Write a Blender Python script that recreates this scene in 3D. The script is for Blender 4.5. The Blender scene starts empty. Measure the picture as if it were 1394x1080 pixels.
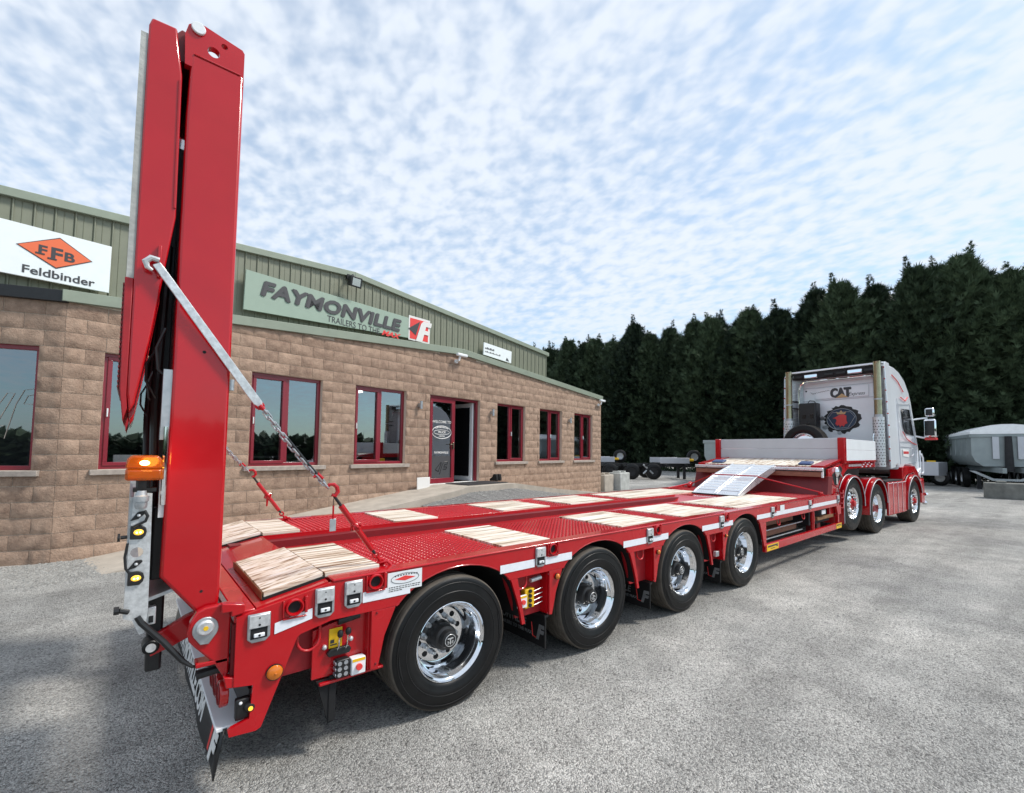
import bpy, bmesh, math, random
from mathutils import Vector, Matrix, noise
random.seed(11)
PI = math.pi
R = math.radians
S = bpy.context.scene
COL = S.collection

# ---------------------------------------------------------------- camera
# trailer axis = +X, building side = +Y, metres; first wheel stands at the origin
CAM = Vector((-1.5985, -2.678, 1.6803))
YAW, PITCH, ROLL = 0.8373, 0.0566, 0.0081
FPX, CPX, CPY, PW, PH = 628.15, 745.28, 579.05, 1394.0, 1080.0
fw = Vector((math.cos(YAW)*math.cos(PITCH), math.sin(YAW)*math.cos(PITCH), math.sin(PITCH)))
rt0 = Vector((math.sin(YAW), -math.cos(YAW), 0)); up0 = rt0.cross(fw)
rt = rt0*math.cos(ROLL) + up0*math.sin(ROLL); up = up0*math.cos(ROLL) - rt0*math.sin(ROLL)
cd = bpy.data.cameras.new('camera'); co = bpy.data.objects.new('camera', cd); COL.objects.link(co)
co.matrix_world = Matrix(((rt.x, up.x, -fw.x, CAM.x), (rt.y, up.y, -fw.y, CAM.y), (rt.z, up.z, -fw.z, CAM.z), (0, 0, 0, 1)))
cd.sensor_fit = 'HORIZONTAL'; cd.sensor_width = 36; cd.lens = FPX/PW*36
cd.shift_x = (PW/2-CPX)/PW; cd.shift_y = (CPY-PH/2)/PW
cd.clip_start = 0.05; cd.clip_end = 3000
S.camera = co

# ---------------------------------------------------------------- light, sky, exposure
SUN_AZ, SUN_EL = R(-38), R(52)         # azimuth from +X towards +Y
sd = bpy.data.lights.new('sun', 'SUN'); sd.energy = 3.3; sd.angle = R(11); sd.color = (1, .95, .88)
so = bpy.data.objects.new('sun', sd); COL.objects.link(so)
sdir = Vector((math.cos(SUN_AZ)*math.cos(SUN_EL), math.sin(SUN_AZ)*math.cos(SUN_EL), math.sin(SUN_EL)))
so.rotation_euler = sdir.to_track_quat('Z', 'Y').to_euler()
so.location = (0, 0, 30)
W = bpy.data.worlds.new('World'); S.world = W; W.use_nodes = True
wn = W.node_tree; N = wn.nodes; N.clear()
def nn(t, loc=None, tree=None, **kw):
    n = (tree or wn).nodes.new(t)
    for k, v in kw.items():
        if k.startswith('i_'):
            key = k[2:]
            n.inputs[int(key) if key.isdigit() else key.replace('_', ' ')].default_value = v
        else: setattr(n, k, v)
    return n
def wl(a, b): wn.links.new(a, b)
sky = nn('ShaderNodeTexSky', sky_type='NISHITA', sun_disc=False, sun_elevation=SUN_EL, sun_rotation=PI/2-SUN_AZ)
tc = nn('ShaderNodeTexCoord'); sep = nn('ShaderNodeSeparateXYZ'); wl(tc.outputs['Generated'], sep.inputs[0])
zc = nn('ShaderNodeMath', operation='MAXIMUM', i_1=0.0); wl(sep.outputs[2], zc.inputs[0])
za = nn('ShaderNodeMath', operation='ADD', i_1=0.16); wl(zc.outputs[0], za.inputs[0])
dx = nn('ShaderNodeMath', operation='DIVIDE'); wl(sep.outputs[0], dx.inputs[0]); wl(za.outputs[0], dx.inputs[1])
dy = nn('ShaderNodeMath', operation='DIVIDE'); wl(sep.outputs[1], dy.inputs[0]); wl(za.outputs[0], dy.inputs[1])
cb = nn('ShaderNodeCombineXYZ'); wl(dx.outputs[0], cb.inputs[0]); wl(dy.outputs[0], cb.inputs[1])
mp = nn('ShaderNodeMapping'); wl(cb.outputs[0], mp.inputs[0])
mp.inputs['Rotation'].default_value = (0, 0, R(35)); mp.inputs['Scale'].default_value = (1.0, .72, 1)
n1 = nn('ShaderNodeTexNoise', i_Scale=20.0, i_Detail=2.4, i_Roughness=.48, i_Distortion=.15); wl(mp.outputs[0], n1.inputs['Vector'])
n2 = nn('ShaderNodeTexNoise', i_Scale=1.7, i_Detail=3.0, i_Roughness=.5); wl(mp.outputs[0], n2.inputs['Vector'])
n3 = nn('ShaderNodeTexNoise', i_Scale=48.0, i_Detail=2.0, i_Roughness=.6); wl(mp.outputs[0], n3.inputs['Vector'])
a1 = nn('ShaderNodeMath', operation='MULTIPLY_ADD', i_1=.72, i_2=.08); wl(n2.outputs['Fac'], a1.inputs[0])
a2 = nn('ShaderNodeMath', operation='ADD'); wl(a1.outputs[0], a2.inputs[0]); wl(n1.outputs['Fac'], a2.inputs[1])
a3 = nn('ShaderNodeMath', operation='MULTIPLY_ADD', i_1=.12); wl(n3.outputs['Fac'], a3.inputs[0]); wl(a2.outputs[0], a3.inputs[2])
mr = nn('ShaderNodeMapRange', interpolation_type='SMOOTHSTEP'); wl(a3.outputs[0], mr.inputs['Value'])
mr.inputs['From Min'].default_value = .66; mr.inputs['From Max'].default_value = 1.20
mr.inputs['To Min'].default_value = .47; mr.inputs['To Max'].default_value = .97
# the cloud sheet thins out towards the horizon
hz = nn('ShaderNodeMapRange', interpolation_type='SMOOTHSTEP'); wl(zc.outputs[0], hz.inputs['Value'])
hz.inputs['From Min'].default_value = .02; hz.inputs['From Max'].default_value = .34
hz.inputs['To Min'].default_value = .5; hz.inputs['To Max'].default_value = 1.0
mm = nn('ShaderNodeMath', operation='MULTIPLY'); wl(mr.outputs[0], mm.inputs[0]); wl(hz.outputs[0], mm.inputs[1])
skm = nn('ShaderNodeMix', data_type='RGBA', blend_type='MIX'); wl(mm.outputs[0], skm.inputs[0])
skg = nn('ShaderNodeMix', data_type='RGBA', blend_type='MULTIPLY'); skg.inputs[0].default_value = 1.0
wl(sky.outputs[0], skg.inputs[6]); skg.inputs[7].default_value = (1.2, 1.8, 1.95, 1)
wl(skg.outputs[2], skm.inputs[6]); skm.inputs[7].default_value = (8.5, 9.2, 10.2, 1)
bg = nn('ShaderNodeBackground', i_Strength=.092); wl(skm.outputs[2], bg.inputs[0])
ow = nn('ShaderNodeOutputWorld'); wl(bg.outputs[0], ow.inputs[0])
S.view_settings.view_transform = 'Standard'; S.view_settings.look = 'None'
S.view_settings.exposure = 0.16; S.view_settings.gamma = 1.0; S.view_settings.use_curve_mapping = False
S.render.engine = 'CYCLES'

# ---------------------------------------------------------------- materials
M = {}
def mat(name, col, rough=.5, metal=0., coat=0., var=.0, vscale=6., bump=0., bscale=60., spec=.5, emit=None, estr=0., rvar=0., coat_rough=.08, trans=0., stretch=None, detail=4.):
    m = bpy.data.materials.new(name); m.use_nodes = True; t = m.node_tree
    b = t.nodes['Principled BSDF']
    b.inputs['Base Color'].default_value = (*col, 1); b.inputs['Roughness'].default_value = rough
    b.inputs['Metallic'].default_value = metal; b.inputs['Coat Weight'].default_value = coat
    b.inputs['Coat Roughness'].default_value = coat_rough
    b.inputs['Specular IOR Level'].default_value = spec
    b.inputs['Transmission Weight'].default_value = trans
    if emit: b.inputs['Emission Color'].default_value = (*emit, 1); b.inputs['Emission Strength'].default_value = estr
    if var or bump or rvar:
        tcn = nn('ShaderNodeTexCoord', tree=t); src = tcn.outputs['Object']
        if stretch:
            mpn = nn('ShaderNodeMapping', tree=t); mpn.inputs['Scale'].default_value = stretch
            t.links.new(src, mpn.inputs[0]); src = mpn.outputs[0]
        nz = nn('ShaderNodeTexNoise', tree=t, i_Scale=vscale, i_Detail=detail, i_Roughness=.6); t.links.new(src, nz.inputs['Vector'])
        if var:
            mrn = nn('ShaderNodeMapRange', tree=t); t.links.new(nz.outputs['Fac'], mrn.inputs['Value'])
            mrn.inputs['From Min'].default_value = .3; mrn.inputs['From Max'].default_value = .7
            mrn.inputs['To Min'].default_value = 1-var; mrn.inputs['To Max'].default_value = 1+var
            mx = nn('ShaderNodeMix', tree=t, data_type='RGBA', blend_type='MULTIPLY'); mx.inputs[0].default_value = 1
            mx.inputs[6].default_value = (*col, 1); t.links.new(mrn.outputs[0], mx.inputs[7]); t.links.new(mx.outputs[2], b.inputs['Base Color'])
        if rvar:
            mr2 = nn('ShaderNodeMapRange', tree=t); t.links.new(nz.outputs['Fac'], mr2.inputs['Value'])
            mr2.inputs['From Min'].default_value = .3; mr2.inputs['From Max'].default_value = .7
            mr2.inputs['To Min'].default_value = max(.02, rough-rvar); mr2.inputs['To Max'].default_value = rough+rvar
            t.links.new(mr2.outputs[0], b.inputs['Roughness'])
        if bump:
            nb = nn('ShaderNodeTexNoise', tree=t, i_Scale=bscale, i_Detail=3.0); t.links.new(src, nb.inputs['Vector'])
            bp = nn('ShaderNodeBump', tree=t, i_Strength=bump, i_Distance=.01); t.links.new(nb.outputs['Fac'], bp.inputs['Height'])
            t.links.new(bp.outputs[0], b.inputs['Normal'])
    M[name] = m; return m
mat('red', (.46, .003, .008), .24, coat=.6, var=.10, vscale=1.7, rvar=.09, bump=.035, bscale=5, spec=.35, coat_rough=.05)
mat('red_matte', (.34, .008, .014), .5, var=.12, vscale=9, bump=.05)
mat('dark_red', (.16, .006, .010), .45, var=.12)
mat('galv', (.46, .48, .50), .42, metal=.75, var=.16, vscale=22, rvar=.1, bump=.05)
mat('galv_bright', (.66, .67, .68), .36, metal=.55, var=.22, vscale=40, bump=.08, bscale=90)
mat('alu', (.74, .76, .79), .30, metal=.7, var=.07, vscale=8, rvar=.08)
mat('chrome', (.86, .87, .89), .05, metal=1.)
mat('rim', (.82, .83, .85), .07, metal=1., rvar=.03, vscale=12)
mat('brass', (.42, .36, .25), .2, metal=1., var=.15, vscale=5)
mat('rubber', (.004, .004, .0045), .42, var=.35, vscale=14, bump=.05, bscale=120, spec=.35, rvar=.1)
mat('tread', (.095, .082, .068), .8, var=.3, vscale=10, bump=.1, bscale=90, spec=.25)
mat('black', (.012, .012, .013), .42, var=.2, vscale=20)
mat('black_matte', (.014, .014, .015), .75, spec=.3)
mat('black_gloss', (.010, .010, .012), .15)
mat('dark', (.02, .02, .022), .8, var=.3)
mat('white', (.78, .80, .82), .38, coat=.2, var=.03)
mat('truck_white', (.83, .86, .90), .22, coat=.8, var=.03, vscale=3)
mat('tape', (.80, .81, .86), .35, var=.05, vscale=30, spec=.6)
mat('board', (.55, .56, .60), .42, metal=.25, var=.04, vscale=3)
mat('board_white', (.78, .80, .82), .4, var=.04, vscale=3)
mat('yellow', (.80, .48, .01), .4)
mat('amber', (.62, .16, .008), .18, coat=.5)
mat('amber_lit', (1, .55, .05), .3, emit=(1, .50, .06), estr=.9)
mat('amber_core', (1, .8, .3), .3, emit=(1, .72, .2), estr=14.)
mat('beacon', (.60, .13, .005), .12, trans=.7, emit=(1, .25, .01), estr=.06)
mat('lamp_glass', (.45, .47, .5), .12, metal=.6)
mat('red_lens', (.45, .01, .01), .12, coat=.5)
mat('cladding', (.215, .225, .165), .5, var=.08, vscale=3, metal=.1)
mat('flashing', (.26, .30, .235), .48, var=.08, vscale=4, metal=.1)
mat('sign_green', (.31, .40, .325), .5, var=.03)
mat('sign_white', (.82, .87, .88), .45, var=.02)
mat('ink', (.05, .05, .055), .5)
mat('ink_soft', (.065, .065, .07), .6)
mat('ink_red', (.75, .05, .045), .5)
mat('orange', (.80, .16, .06), .5)
mat('upvc', (.22, .012, .025), .35, coat=.3, var=.05)
mat('mortar', (.60, .51, .41), .9, var=.12, vscale=30, bump=.2, bscale=150)
mat('sill', (.36, .31, .27), .85, var=.2, vscale=12, bump=.25, bscale=90)
mat('concrete', (.40, .355, .30), .9, var=.18, vscale=3.5, bump=.25, bscale=70, detail=8.)
mat('concrete_grey', (.42, .43, .41), .9, var=.22, vscale=4, bump=.4, bscale=40, detail=8.)
mat('concrete_dark', (.17, .17, .155), .9, var=.35, vscale=3, bump=.4, bscale=40, detail=8.)
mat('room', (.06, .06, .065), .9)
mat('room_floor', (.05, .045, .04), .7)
mat('paper', (.75, .74, .72), .8)
mat('strip_lamp', (1, 1, 1), .5, emit=(1, .98, .95), estr=4.)
mat('blue_dark', (.012, .03, .075), .3, coat=.3)
mat('emblem_red', (.65, .05, .05), .4)
mat('tan', (.55, .36, .18), .5)
mat('tipper_grey', (.30, .34, .345), .5, var=.10, vscale=2, metal=.2)
mat('tarp', (.93, .94, .95), .5, var=.05)
mat('blue', (.03, .06, .16), .5)
mat('bark', (.05, .038, .028), .9, var=.3, vscale=10, bump=.4, bscale=30)

def special(name):
    m = bpy.data.materials.new(name); m.use_nodes = True; M[name] = m
    return m, m.node_tree, m.node_tree.nodes['Principled BSDF']
# split-faced block: each block its own tone
m, t, b = special('block')
oi = nn('ShaderNodeObjectInfo', tree=t); tcn = nn('ShaderNodeTexCoord', tree=t); geo = nn('ShaderNodeNewGeometry', tree=t)
nz = nn('ShaderNodeTexNoise', tree=t, i_Scale=9.0, i_Detail=6.0, i_Roughness=.65); t.links.new(geo.outputs['Position'], nz.inputs['Vector'])
nb = nn('ShaderNodeTexNoise', tree=t, i_Scale=34.0, i_Detail=6.0, i_Roughness=.7); t.links.new(geo.outputs['Position'], nb.inputs['Vector'])
nd = nn('ShaderNodeTexNoise', tree=t, i_Scale=.9, i_Detail=3.0); t.links.new(geo.outputs['Position'], nd.inputs['Vector'])
ad = nn('ShaderNodeMath', tree=t, operation='MULTIPLY_ADD', i_1=.20); t.links.new(oi.outputs['Random'], ad.inputs[0]); t.links.new(nz.outputs['Fac'], ad.inputs[2])
ad2 = nn('ShaderNodeMath', tree=t, operation='MULTIPLY_ADD', i_1=.35); t.links.new(nd.outputs['Fac'], ad2.inputs[0]); t.links.new(ad.outputs[0], ad2.inputs[2])
rp = nn('ShaderNodeValToRGB', tree=t); t.links.new(ad2.outputs[0], rp.inputs[0])
rp.color_ramp.elements[0].position = .45; rp.color_ramp.elements[0].color = (.195, .125, .09, 1)
rp.color_ramp.elements[1].position = 1.1; rp.color_ramp.elements[1].color = (.46, .32, .235, 1)
t.links.new(rp.outputs[0], b.inputs['Base Color']); b.inputs['Roughness'].default_value = .9
bp = nn('ShaderNodeBump', tree=t, i_Strength=.9, i_Distance=.02); t.links.new(nb.outputs['Fac'], bp.inputs['Height']); t.links.new(bp.outputs[0], b.inputs['Normal'])
# timber: pale weathered hardwood with dark streaks along X
m, t, b = special('timber')
oi = nn('ShaderNodeObjectInfo', tree=t); geo = nn('ShaderNodeNewGeometry', tree=t)
vm = nn('ShaderNodeMapping', tree=t); vm.inputs['Scale'].default_value = (.9, 20, 20); t.links.new(geo.outputs['Position'], vm.inputs[0])
ofs = nn('ShaderNodeMath', tree=t, operation='MULTIPLY', i_1=40.0); t.links.new(oi.outputs['Random'], ofs.inputs[0])
nz = nn('ShaderNodeTexNoise', tree=t, noise_dimensions='4D', i_Scale=1.6, i_Detail=5.0, i_Roughness=.62, i_Distortion=.12); t.links.new(vm.outputs[0], nz.inputs['Vector']); t.links.new(ofs.outputs[0], nz.inputs['W'])
nf = nn('ShaderNodeTexNoise', tree=t, i_Scale=6.0, i_Detail=4.0); t.links.new(vm.outputs[0], nf.inputs['Vector'])
rp = nn('ShaderNodeValToRGB', tree=t); t.links.new(nz.outputs['Fac'], rp.inputs[0])
e = rp.color_ramp.elements; e[0].position = .30; e[0].color = (.05, .026, .012, 1); e[1].position = .60; e[1].color = (.80, .765, .70, 1)
x = rp.color_ramp.elements.new(.40); x.color = (.26, .15, .08, 1); x = rp.color_ramp.elements.new(.475); x.color = (.66, .57, .45, 1)
mx = nn('ShaderNodeMix', tree=t, data_type='RGBA', blend_type='OVERLAY'); mx.inputs[0].default_value = .25
t.links.new(rp.outputs[0], mx.inputs[6]); t.links.new(nf.outputs['Fac'], mx.inputs[7]); t.links.new(mx.outputs[2], b.inputs['Base Color'])
b.inputs['Roughness'].default_value = .55
bp = nn('ShaderNodeBump', tree=t, i_Strength=.25, i_Distance=.006); t.links.new(nz.outputs['Fac'], bp.inputs['Height']); t.links.new(bp.outputs[0], b.inputs['Normal'])
mat('timber_brown', (.22, .11, .045), .7, var=.35, vscale=8, stretch=(1, 8, 8))
mat('timber_red', (.26, .115, .07), .6, var=.25, vscale=8, stretch=(6, 1, 6))
# glass pane: clear with mirror reflections
m = bpy.data.materials.new('glass'); m.use_nodes = True; t = m.node_tree; t.nodes.clear(); M['glass'] = m
fr = nn('ShaderNodeLayerWeight', tree=t, i_Blend=.5); pw = nn('ShaderNodeMath', tree=t, operation='POWER', i_1=2.2); t.links.new(fr.outputs['Facing'], pw.inputs[0]); tr = nn('ShaderNodeBsdfTransparent', tree=t); gl = nn('ShaderNodeBsdfGlossy', tree=t, i_Roughness=.015)
tr.inputs[0].default_value = (.55, .58, .60, 1); gl.inputs[0].default_value = (.9, .93, .97, 1)
ml = nn('ShaderNodeMath', tree=t, operation='MULTIPLY_ADD', i_1=.75, i_2=.27, use_clamp=True); t.links.new(pw.outputs[0], ml.inputs[0])
ms = nn('ShaderNodeMixShader', tree=t); t.links.new(ml.outputs[0], ms.inputs[0]); t.links.new(tr.outputs[0], ms.inputs[1]); t.links.new(gl.outputs[0], ms.inputs[2])
o = nn('ShaderNodeOutputMaterial', tree=t); t.links.new(ms.outputs[0], o.inputs[0])
# leaves
m, t, b = special('leaf')
oi = nn('ShaderNodeObjectInfo', tree=t); geo = nn('ShaderNodeNewGeometry', tree=t)
nz = nn('ShaderNodeTexNoise', tree=t, i_Scale=2.6, i_Detail=4.0, i_Roughness=.65); t.links.new(geo.outputs['Position'], nz.inputs['Vector'])
ad = nn('ShaderNodeMath', tree=t, operation='MULTIPLY_ADD', i_1=.40); t.links.new(oi.outputs['Random'], ad.inputs[0]); t.links.new(nz.outputs['Fac'], ad.inputs[2])
rp = nn('ShaderNodeValToRGB', tree=t); t.links.new(ad.outputs[0], rp.inputs[0])
rp.color_ramp.elements[0].position = .46; rp.color_ramp.elements[0].color = (.008, .017, .011, 1)
rp.color_ramp.elements[1].position = .98; rp.color_ramp.elements[1].color = (.075, .110, .058, 1)
t.links.new(rp.outputs[0], b.inputs['Base Color']); b.inputs['Roughness'].default_value = .65; b.inputs['Specular IOR Level'].default_value = .2
# yard: compacted stone chippings
m, t, b = special('yard')
geo = nn('ShaderNodeNewGeometry', tree=t); P = geo.outputs['Position']
big = nn('ShaderNodeTexNoise', tree=t, i_Scale=.35, i_Detail=5.0, i_Roughness=.6); t.links.new(P, big.inputs['Vector'])
mid = nn('ShaderNodeTexNoise', tree=t, i_Scale=2.2, i_Detail=6.0, i_Roughness=.65); t.links.new(P, mid.inputs['Vector'])
v1 = nn('ShaderNodeTexVoronoi', tree=t, i_Scale=140.0, i_Randomness=1.0); t.links.new(P, v1.inputs['Vector'])
v2 = nn('ShaderNodeTexVoronoi', tree=t, i_Scale=84.0); t.links.new(P, v2.inputs['Vector'])
fn = nn('ShaderNodeTexNoise', tree=t, i_Scale=130.0, i_Detail=2.0); t.links.new(P, fn.inputs['Vector'])
rp = nn('ShaderNodeValToRGB', tree=t); t.links.new(big.outputs['Fac'], rp.inputs[0])
rp.color_ramp.elements[0].position = .36; rp.color_ramp.elements[0].color = (.30, .297, .285, 1)
rp.color_ramp.elements[1].position = .66; rp.color_ramp.elements[1].color = (.475, .46, .43, 1)
mrn = nn('ShaderNodeMapRange', tree=t); t.links.new(mid.outputs['Fac'], mrn.inputs['Value'])
for k, v in zip(('From Min', 'From Max', 'To Min', 'To Max'), (.3, .7, .78, 1.22)): mrn.inputs[k].default_value = v
mx = nn('ShaderNodeMix', tree=t, data_type='RGBA', blend_type='MULTIPLY'); mx.inputs[0].default_value = 1; trk = nn('ShaderNodeMapping', tree=t); trk.inputs['Scale'].default_value = (.09, 1.1, 1); trk.inputs['Rotation'].default_value = (0, 0, R(-6)); t.links.new(P, trk.inputs[0])
tn = nn('ShaderNodeTexNoise', tree=t, i_Scale=1.0, i_Detail=4.0, i_Roughness=.6, i_Distortion=.3); t.links.new(trk.outputs[0], tn.inputs['Vector'])
tr2 = nn('ShaderNodeMapRange', tree=t); t.links.new(tn.outputs['Fac'], tr2.inputs['Value'])
for k, v in zip(('From Min', 'From Max', 'To Min', 'To Max'), (.3, .7, .74, 1.22)): tr2.inputs[k].default_value = v
mt = nn('ShaderNodeMath', tree=t, operation='MULTIPLY'); t.links.new(mrn.outputs[0], mt.inputs[0]); t.links.new(tr2.outputs[0], mt.inputs[1])
t.links.new(rp.outputs[0], mx.inputs[6]); t.links.new(mt.outputs[0], mx.inputs[7])
sx = nn('ShaderNodeSeparateColor', tree=t); t.links.new(v1.outputs['Color'], sx.inputs[0])
mr3 = nn('ShaderNodeMapRange', tree=t); t.links.new(sx.outputs[0], mr3.inputs['Value'])
for k, v in zip(('From Min', 'From Max', 'To Min', 'To Max'), (0, 1, .58, 1.42)): mr3.inputs[k].default_value = v
mx2 = nn('ShaderNodeMix', tree=t, data_type='RGBA', blend_type='MULTIPLY'); mx2.inputs[0].default_value = 1; t.links.new(mx.outputs[2], mx2.inputs[6]); t.links.new(mr3.outputs[0], mx2.inputs[7])
sx3 = nn('ShaderNodeSeparateColor', tree=t); t.links.new(v2.outputs['Color'], sx3.inputs[0])
mr4 = nn('ShaderNodeMapRange', tree=t); t.links.new(sx3.outputs[1], mr4.inputs['Value'])
for k, v in zip(('From Min', 'From Max', 'To Min', 'To Max'), (0, .28, .52, 1.06)): mr4.inputs[k].default_value = v
mx3 = nn('ShaderNodeMix', tree=t, data_type='RGBA', blend_type='MULTIPLY'); mx3.inputs[0].default_value = 1; t.links.new(mx2.outputs[2], mx3.inputs[6]); t.links.new(mr4.outputs[0], mx3.inputs[7])
t.links.new(mx3.outputs[2], b.inputs['Base Color']); b.inputs['Roughness'].default_value = .85; b.inputs['Specular IOR Level'].default_value = .3
h1 = nn('ShaderNodeMath', tree=t, operation='MULTIPLY_ADD', i_1=-.8); t.links.new(v1.outputs['Distance'], h1.inputs[0]); t.links.new(fn.outputs['Fac'], h1.inputs[2])
h2 = nn('ShaderNodeMath', tree=t, operation='MULTIPLY_ADD', i_1=-.9); t.links.new(v2.outputs['Distance'], h2.inputs[0]); t.links.new(h1.outputs[0], h2.inputs[2])
bp = nn('ShaderNodeBump', tree=t, i_Strength=.9, i_Distance=.014); t.links.new(h2.outputs[0], bp.inputs['Height']); t.links.new(bp.outputs[0], b.inputs['Normal'])
mat('bank', (.16, .155, .15), .9, var=.5, vscale=30, bump=.8, bscale=45)
mat('stone', (.25, .245, .23), .85, var=.4, vscale=25)

# ---------------------------------------------------------------- mesh builder
class MB:
    def __init__(s): s.v = []; s.f = []
    def add(s, vs, fs):
        o = len(s.v); s.v += [tuple(x) for x in vs]; s.f += [tuple(i+o for i in f) for f in fs]; return s
    def box(s, x0, x1, y0, y1, z0, z1):
        return s.add([(x0, y0, z0), (x1, y0, z0), (x1, y1, z0), (x0, y1, z0), (x0, y0, z1), (x1, y0, z1), (x1, y1, z1), (x0, y1, z1)],
                     [(0, 3, 2, 1), (4, 5, 6, 7), (0, 1, 5, 4), (1, 2, 6, 5), (2, 3, 7, 6), (3, 0, 4, 7)])
    def prism(s, poly, axis, a, b):
        n = len(poly)
        def P(p, h): return {'y': (p[0], h, p[1]), 'x': (h, p[0], p[1]), 'z': (p[0], p[1], h)}[axis]
        vs = [P(p, a) for p in poly] + [P(p, b) for p in poly]
        fs = [tuple(range(n))[::-1], tuple(range(n, 2*n))] + [(i, (i+1) % n, n+(i+1) % n, n+i) for i in range(n)]
        return s.add(vs, fs)
    def tube(s, pts, r, n=8, caps=True, closed=False):
        pts = [Vector(p) for p in pts]; k = len(pts)
        rr = r if isinstance(r, (list, tuple)) else [r]*k
        vs = []; fs = []; u = None
        for i, p in enumerate(pts):
            if closed: d = pts[(i+1) % k]-pts[i-1]
            else: d = pts[min(i+1, k-1)]-pts[max(i-1, 0)]
            d.normalize()
            if u is None:
                u = d.orthogonal().normalized()
            else:
                u = (u-d*u.dot(d)); u = u.normalized() if u.length > 1e-6 else d.orthogonal().normalized()
            w = d.cross(u)
            for j in range(n):
                a = 2*PI*j/n; vs.append(p+(u*math.cos(a)+w*math.sin(a))*rr[i])
        m = k if closed else k-1
        for i in range(m):
            i2 = (i+1) % k
            for j in range(n):
                fs.append((i*n+j, i*n+(j+1) % n, i2*n+(j+1) % n, i2*n+j))
        if caps and not closed: fs += [tuple(range(n))[::-1], tuple((k-1)*n+j for j in range(n))]
        return s.add(vs, fs)
    def lathe(s, prof, o=(0, 0, 0), axis='y', n=32, caps=False, a0=0., a1=2*PI):
        # prof: (radius, height along axis)
        o = Vector(o); vs = []; fs = []; k = len(prof); full = abs(a1-a0-2*PI) < 1e-6; m = n if full else n+1
        for j in range(m):
            a = a0+(a1-a0)*j/n; c, q = math.cos(a), math.sin(a)
            for r, h in prof:
                vs.append(o+Vector({'y': (r*c, h, r*q), 'x': (h, r*c, r*q), 'z': (r*c, r*q, h)}[axis]))
        for j in range(n):
            j2 = (j+1) % m
            for i in range(k-1): fs.append((j*k+i, j*k+i+1, j2*k+i+1, j2*k+i))
        if caps and full: fs += [tuple(j*k for j in range(m)), tuple(j*k+k-1 for j in range(m))[::-1]]
        return s.add(vs, fs)
    def cyl(s, o, r, a, b, axis='y', n=16): return s.lathe([(r, a), (r, b)], o, axis, n, caps=True)
    def torus(s, o, RR, r, axis='y', n=20, m=8):
        pts = []
        for j in range(n):
            a = 2*PI*j/n; c, q = RR*math.cos(a), RR*math.sin(a)
            pts.append(Vector(o)+Vector({'y': (c, 0, q), 'x': (0, c, q), 'z': (c, q, 0)}[axis]))
        return s.tube(pts, r, m, closed=True)
    def quad(s, *p): return s.add(p, [tuple(range(len(p)))])
    def sphere(s, o, r, n=12, sz=(1, 1, 1)):
        vs = []; fs = []; h = n//2
        for i in range(h+1):
            t = PI*i/h
            for j in range(n):
                a = 2*PI*j/n; vs.append((o[0]+r*sz[0]*math.sin(t)*math.cos(a), o[1]+r*sz[1]*math.sin(t)*math.sin(a), o[2]+r*sz[2]*math.cos(t)))
        for i in range(h):
            for j in range(n): fs.append((i*n+j, (i+1)*n+j, (i+1)*n+(j+1) % n, i*n+(j+1) % n))
        return s.add(vs, fs)
    def xf(s, fn): s.v = [tuple(fn(Vector(p))) for p in s.v]; return s
    def mesh(s, name, m=None, smooth=35):
        me = bpy.data.meshes.new(name); me.from_pydata(s.v, [], s.f)
        bm = bmesh.new(); bm.from_mesh(me); bmesh.ops.recalc_face_normals(bm, faces=bm.faces); bm.to_mesh(me); bm.free()
        if smooth:
            me.polygons.foreach_set('use_smooth', [True]*len(me.polygons)); me.set_sharp_from_angle(angle=R(smooth))
        if m: me.materials.append(M[m])
        return me
    def build(s, name, m, parent=None, bevel=0., smooth=35, seg=2, loc=None):
        if loc is not None: s.v = [(p[0]-loc[0], p[1]-loc[1], p[2]-loc[2]) for p in s.v]
        o = link(name, s.mesh(name, m, smooth), parent, loc)
        if bevel:
            md = o.modifiers.new('bevel', 'BEVEL'); md.width = bevel; md.segments = seg; md.limit_method = 'ANGLE'; md.angle_limit = R(40); md.harden_normals = False
        return o
def link(name, data, parent=None, loc=None, rz=0.):
    o = bpy.data.objects.new(name, data); COL.objects.link(o); o.parent = parent
    if loc is not None: o.location = loc
    if rz: o.rotation_euler.z = rz
    return o
def tag(o, label, cat, group=None, kind=None):
    if label: o['label'] = label
    if cat: o['category'] = cat
    if group: o['group'] = group
    if kind: o['kind'] = kind
    return o
def thing(name, label, cat, loc=(0, 0, 0), rz=0., group=None):
    return tag(link(name, None, None, loc, rz), label, cat, group)
def struct(o): o['kind'] = 'structure'; return o
def copy_tree(o, parent=None):
    c = o.copy(); COL.objects.link(c); c.parent = parent
    for ch in list(o.children): copy_tree(ch, c)
    return c
def text(s, size, name, m, parent, o, right, upv, depth=.004, bold=0., shear=0., align='LEFT', sx=1., spacing=1.):
    cu = bpy.data.curves.new(name, 'FONT'); cu.body = s; cu.size = size; cu.extrude = depth/2; cu.offset = bold; cu.shear = shear
    cu.align_x = align; cu.space_character = spacing; cu.resolution_u = 3
    ob = bpy.data.objects.new(name, cu); me = bpy.data.meshes.new_from_object(ob); bpy.data.objects.remove(ob); bpy.data.curves.remove(cu)
    r_ = Vector(right).normalized(); u_ = Vector(upv).normalized(); n_ = r_.cross(u_); o = Vector(o)
    for v in me.vertices: v.co = o + r_*v.co.x*sx + u_*v.co.y + n_*v.co.z
    me.materials.clear(); me.materials.append(M[m]); me.name = name
    return link(name, me, parent)
def lerp(a, b, t): return a+(b-a)*t
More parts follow.
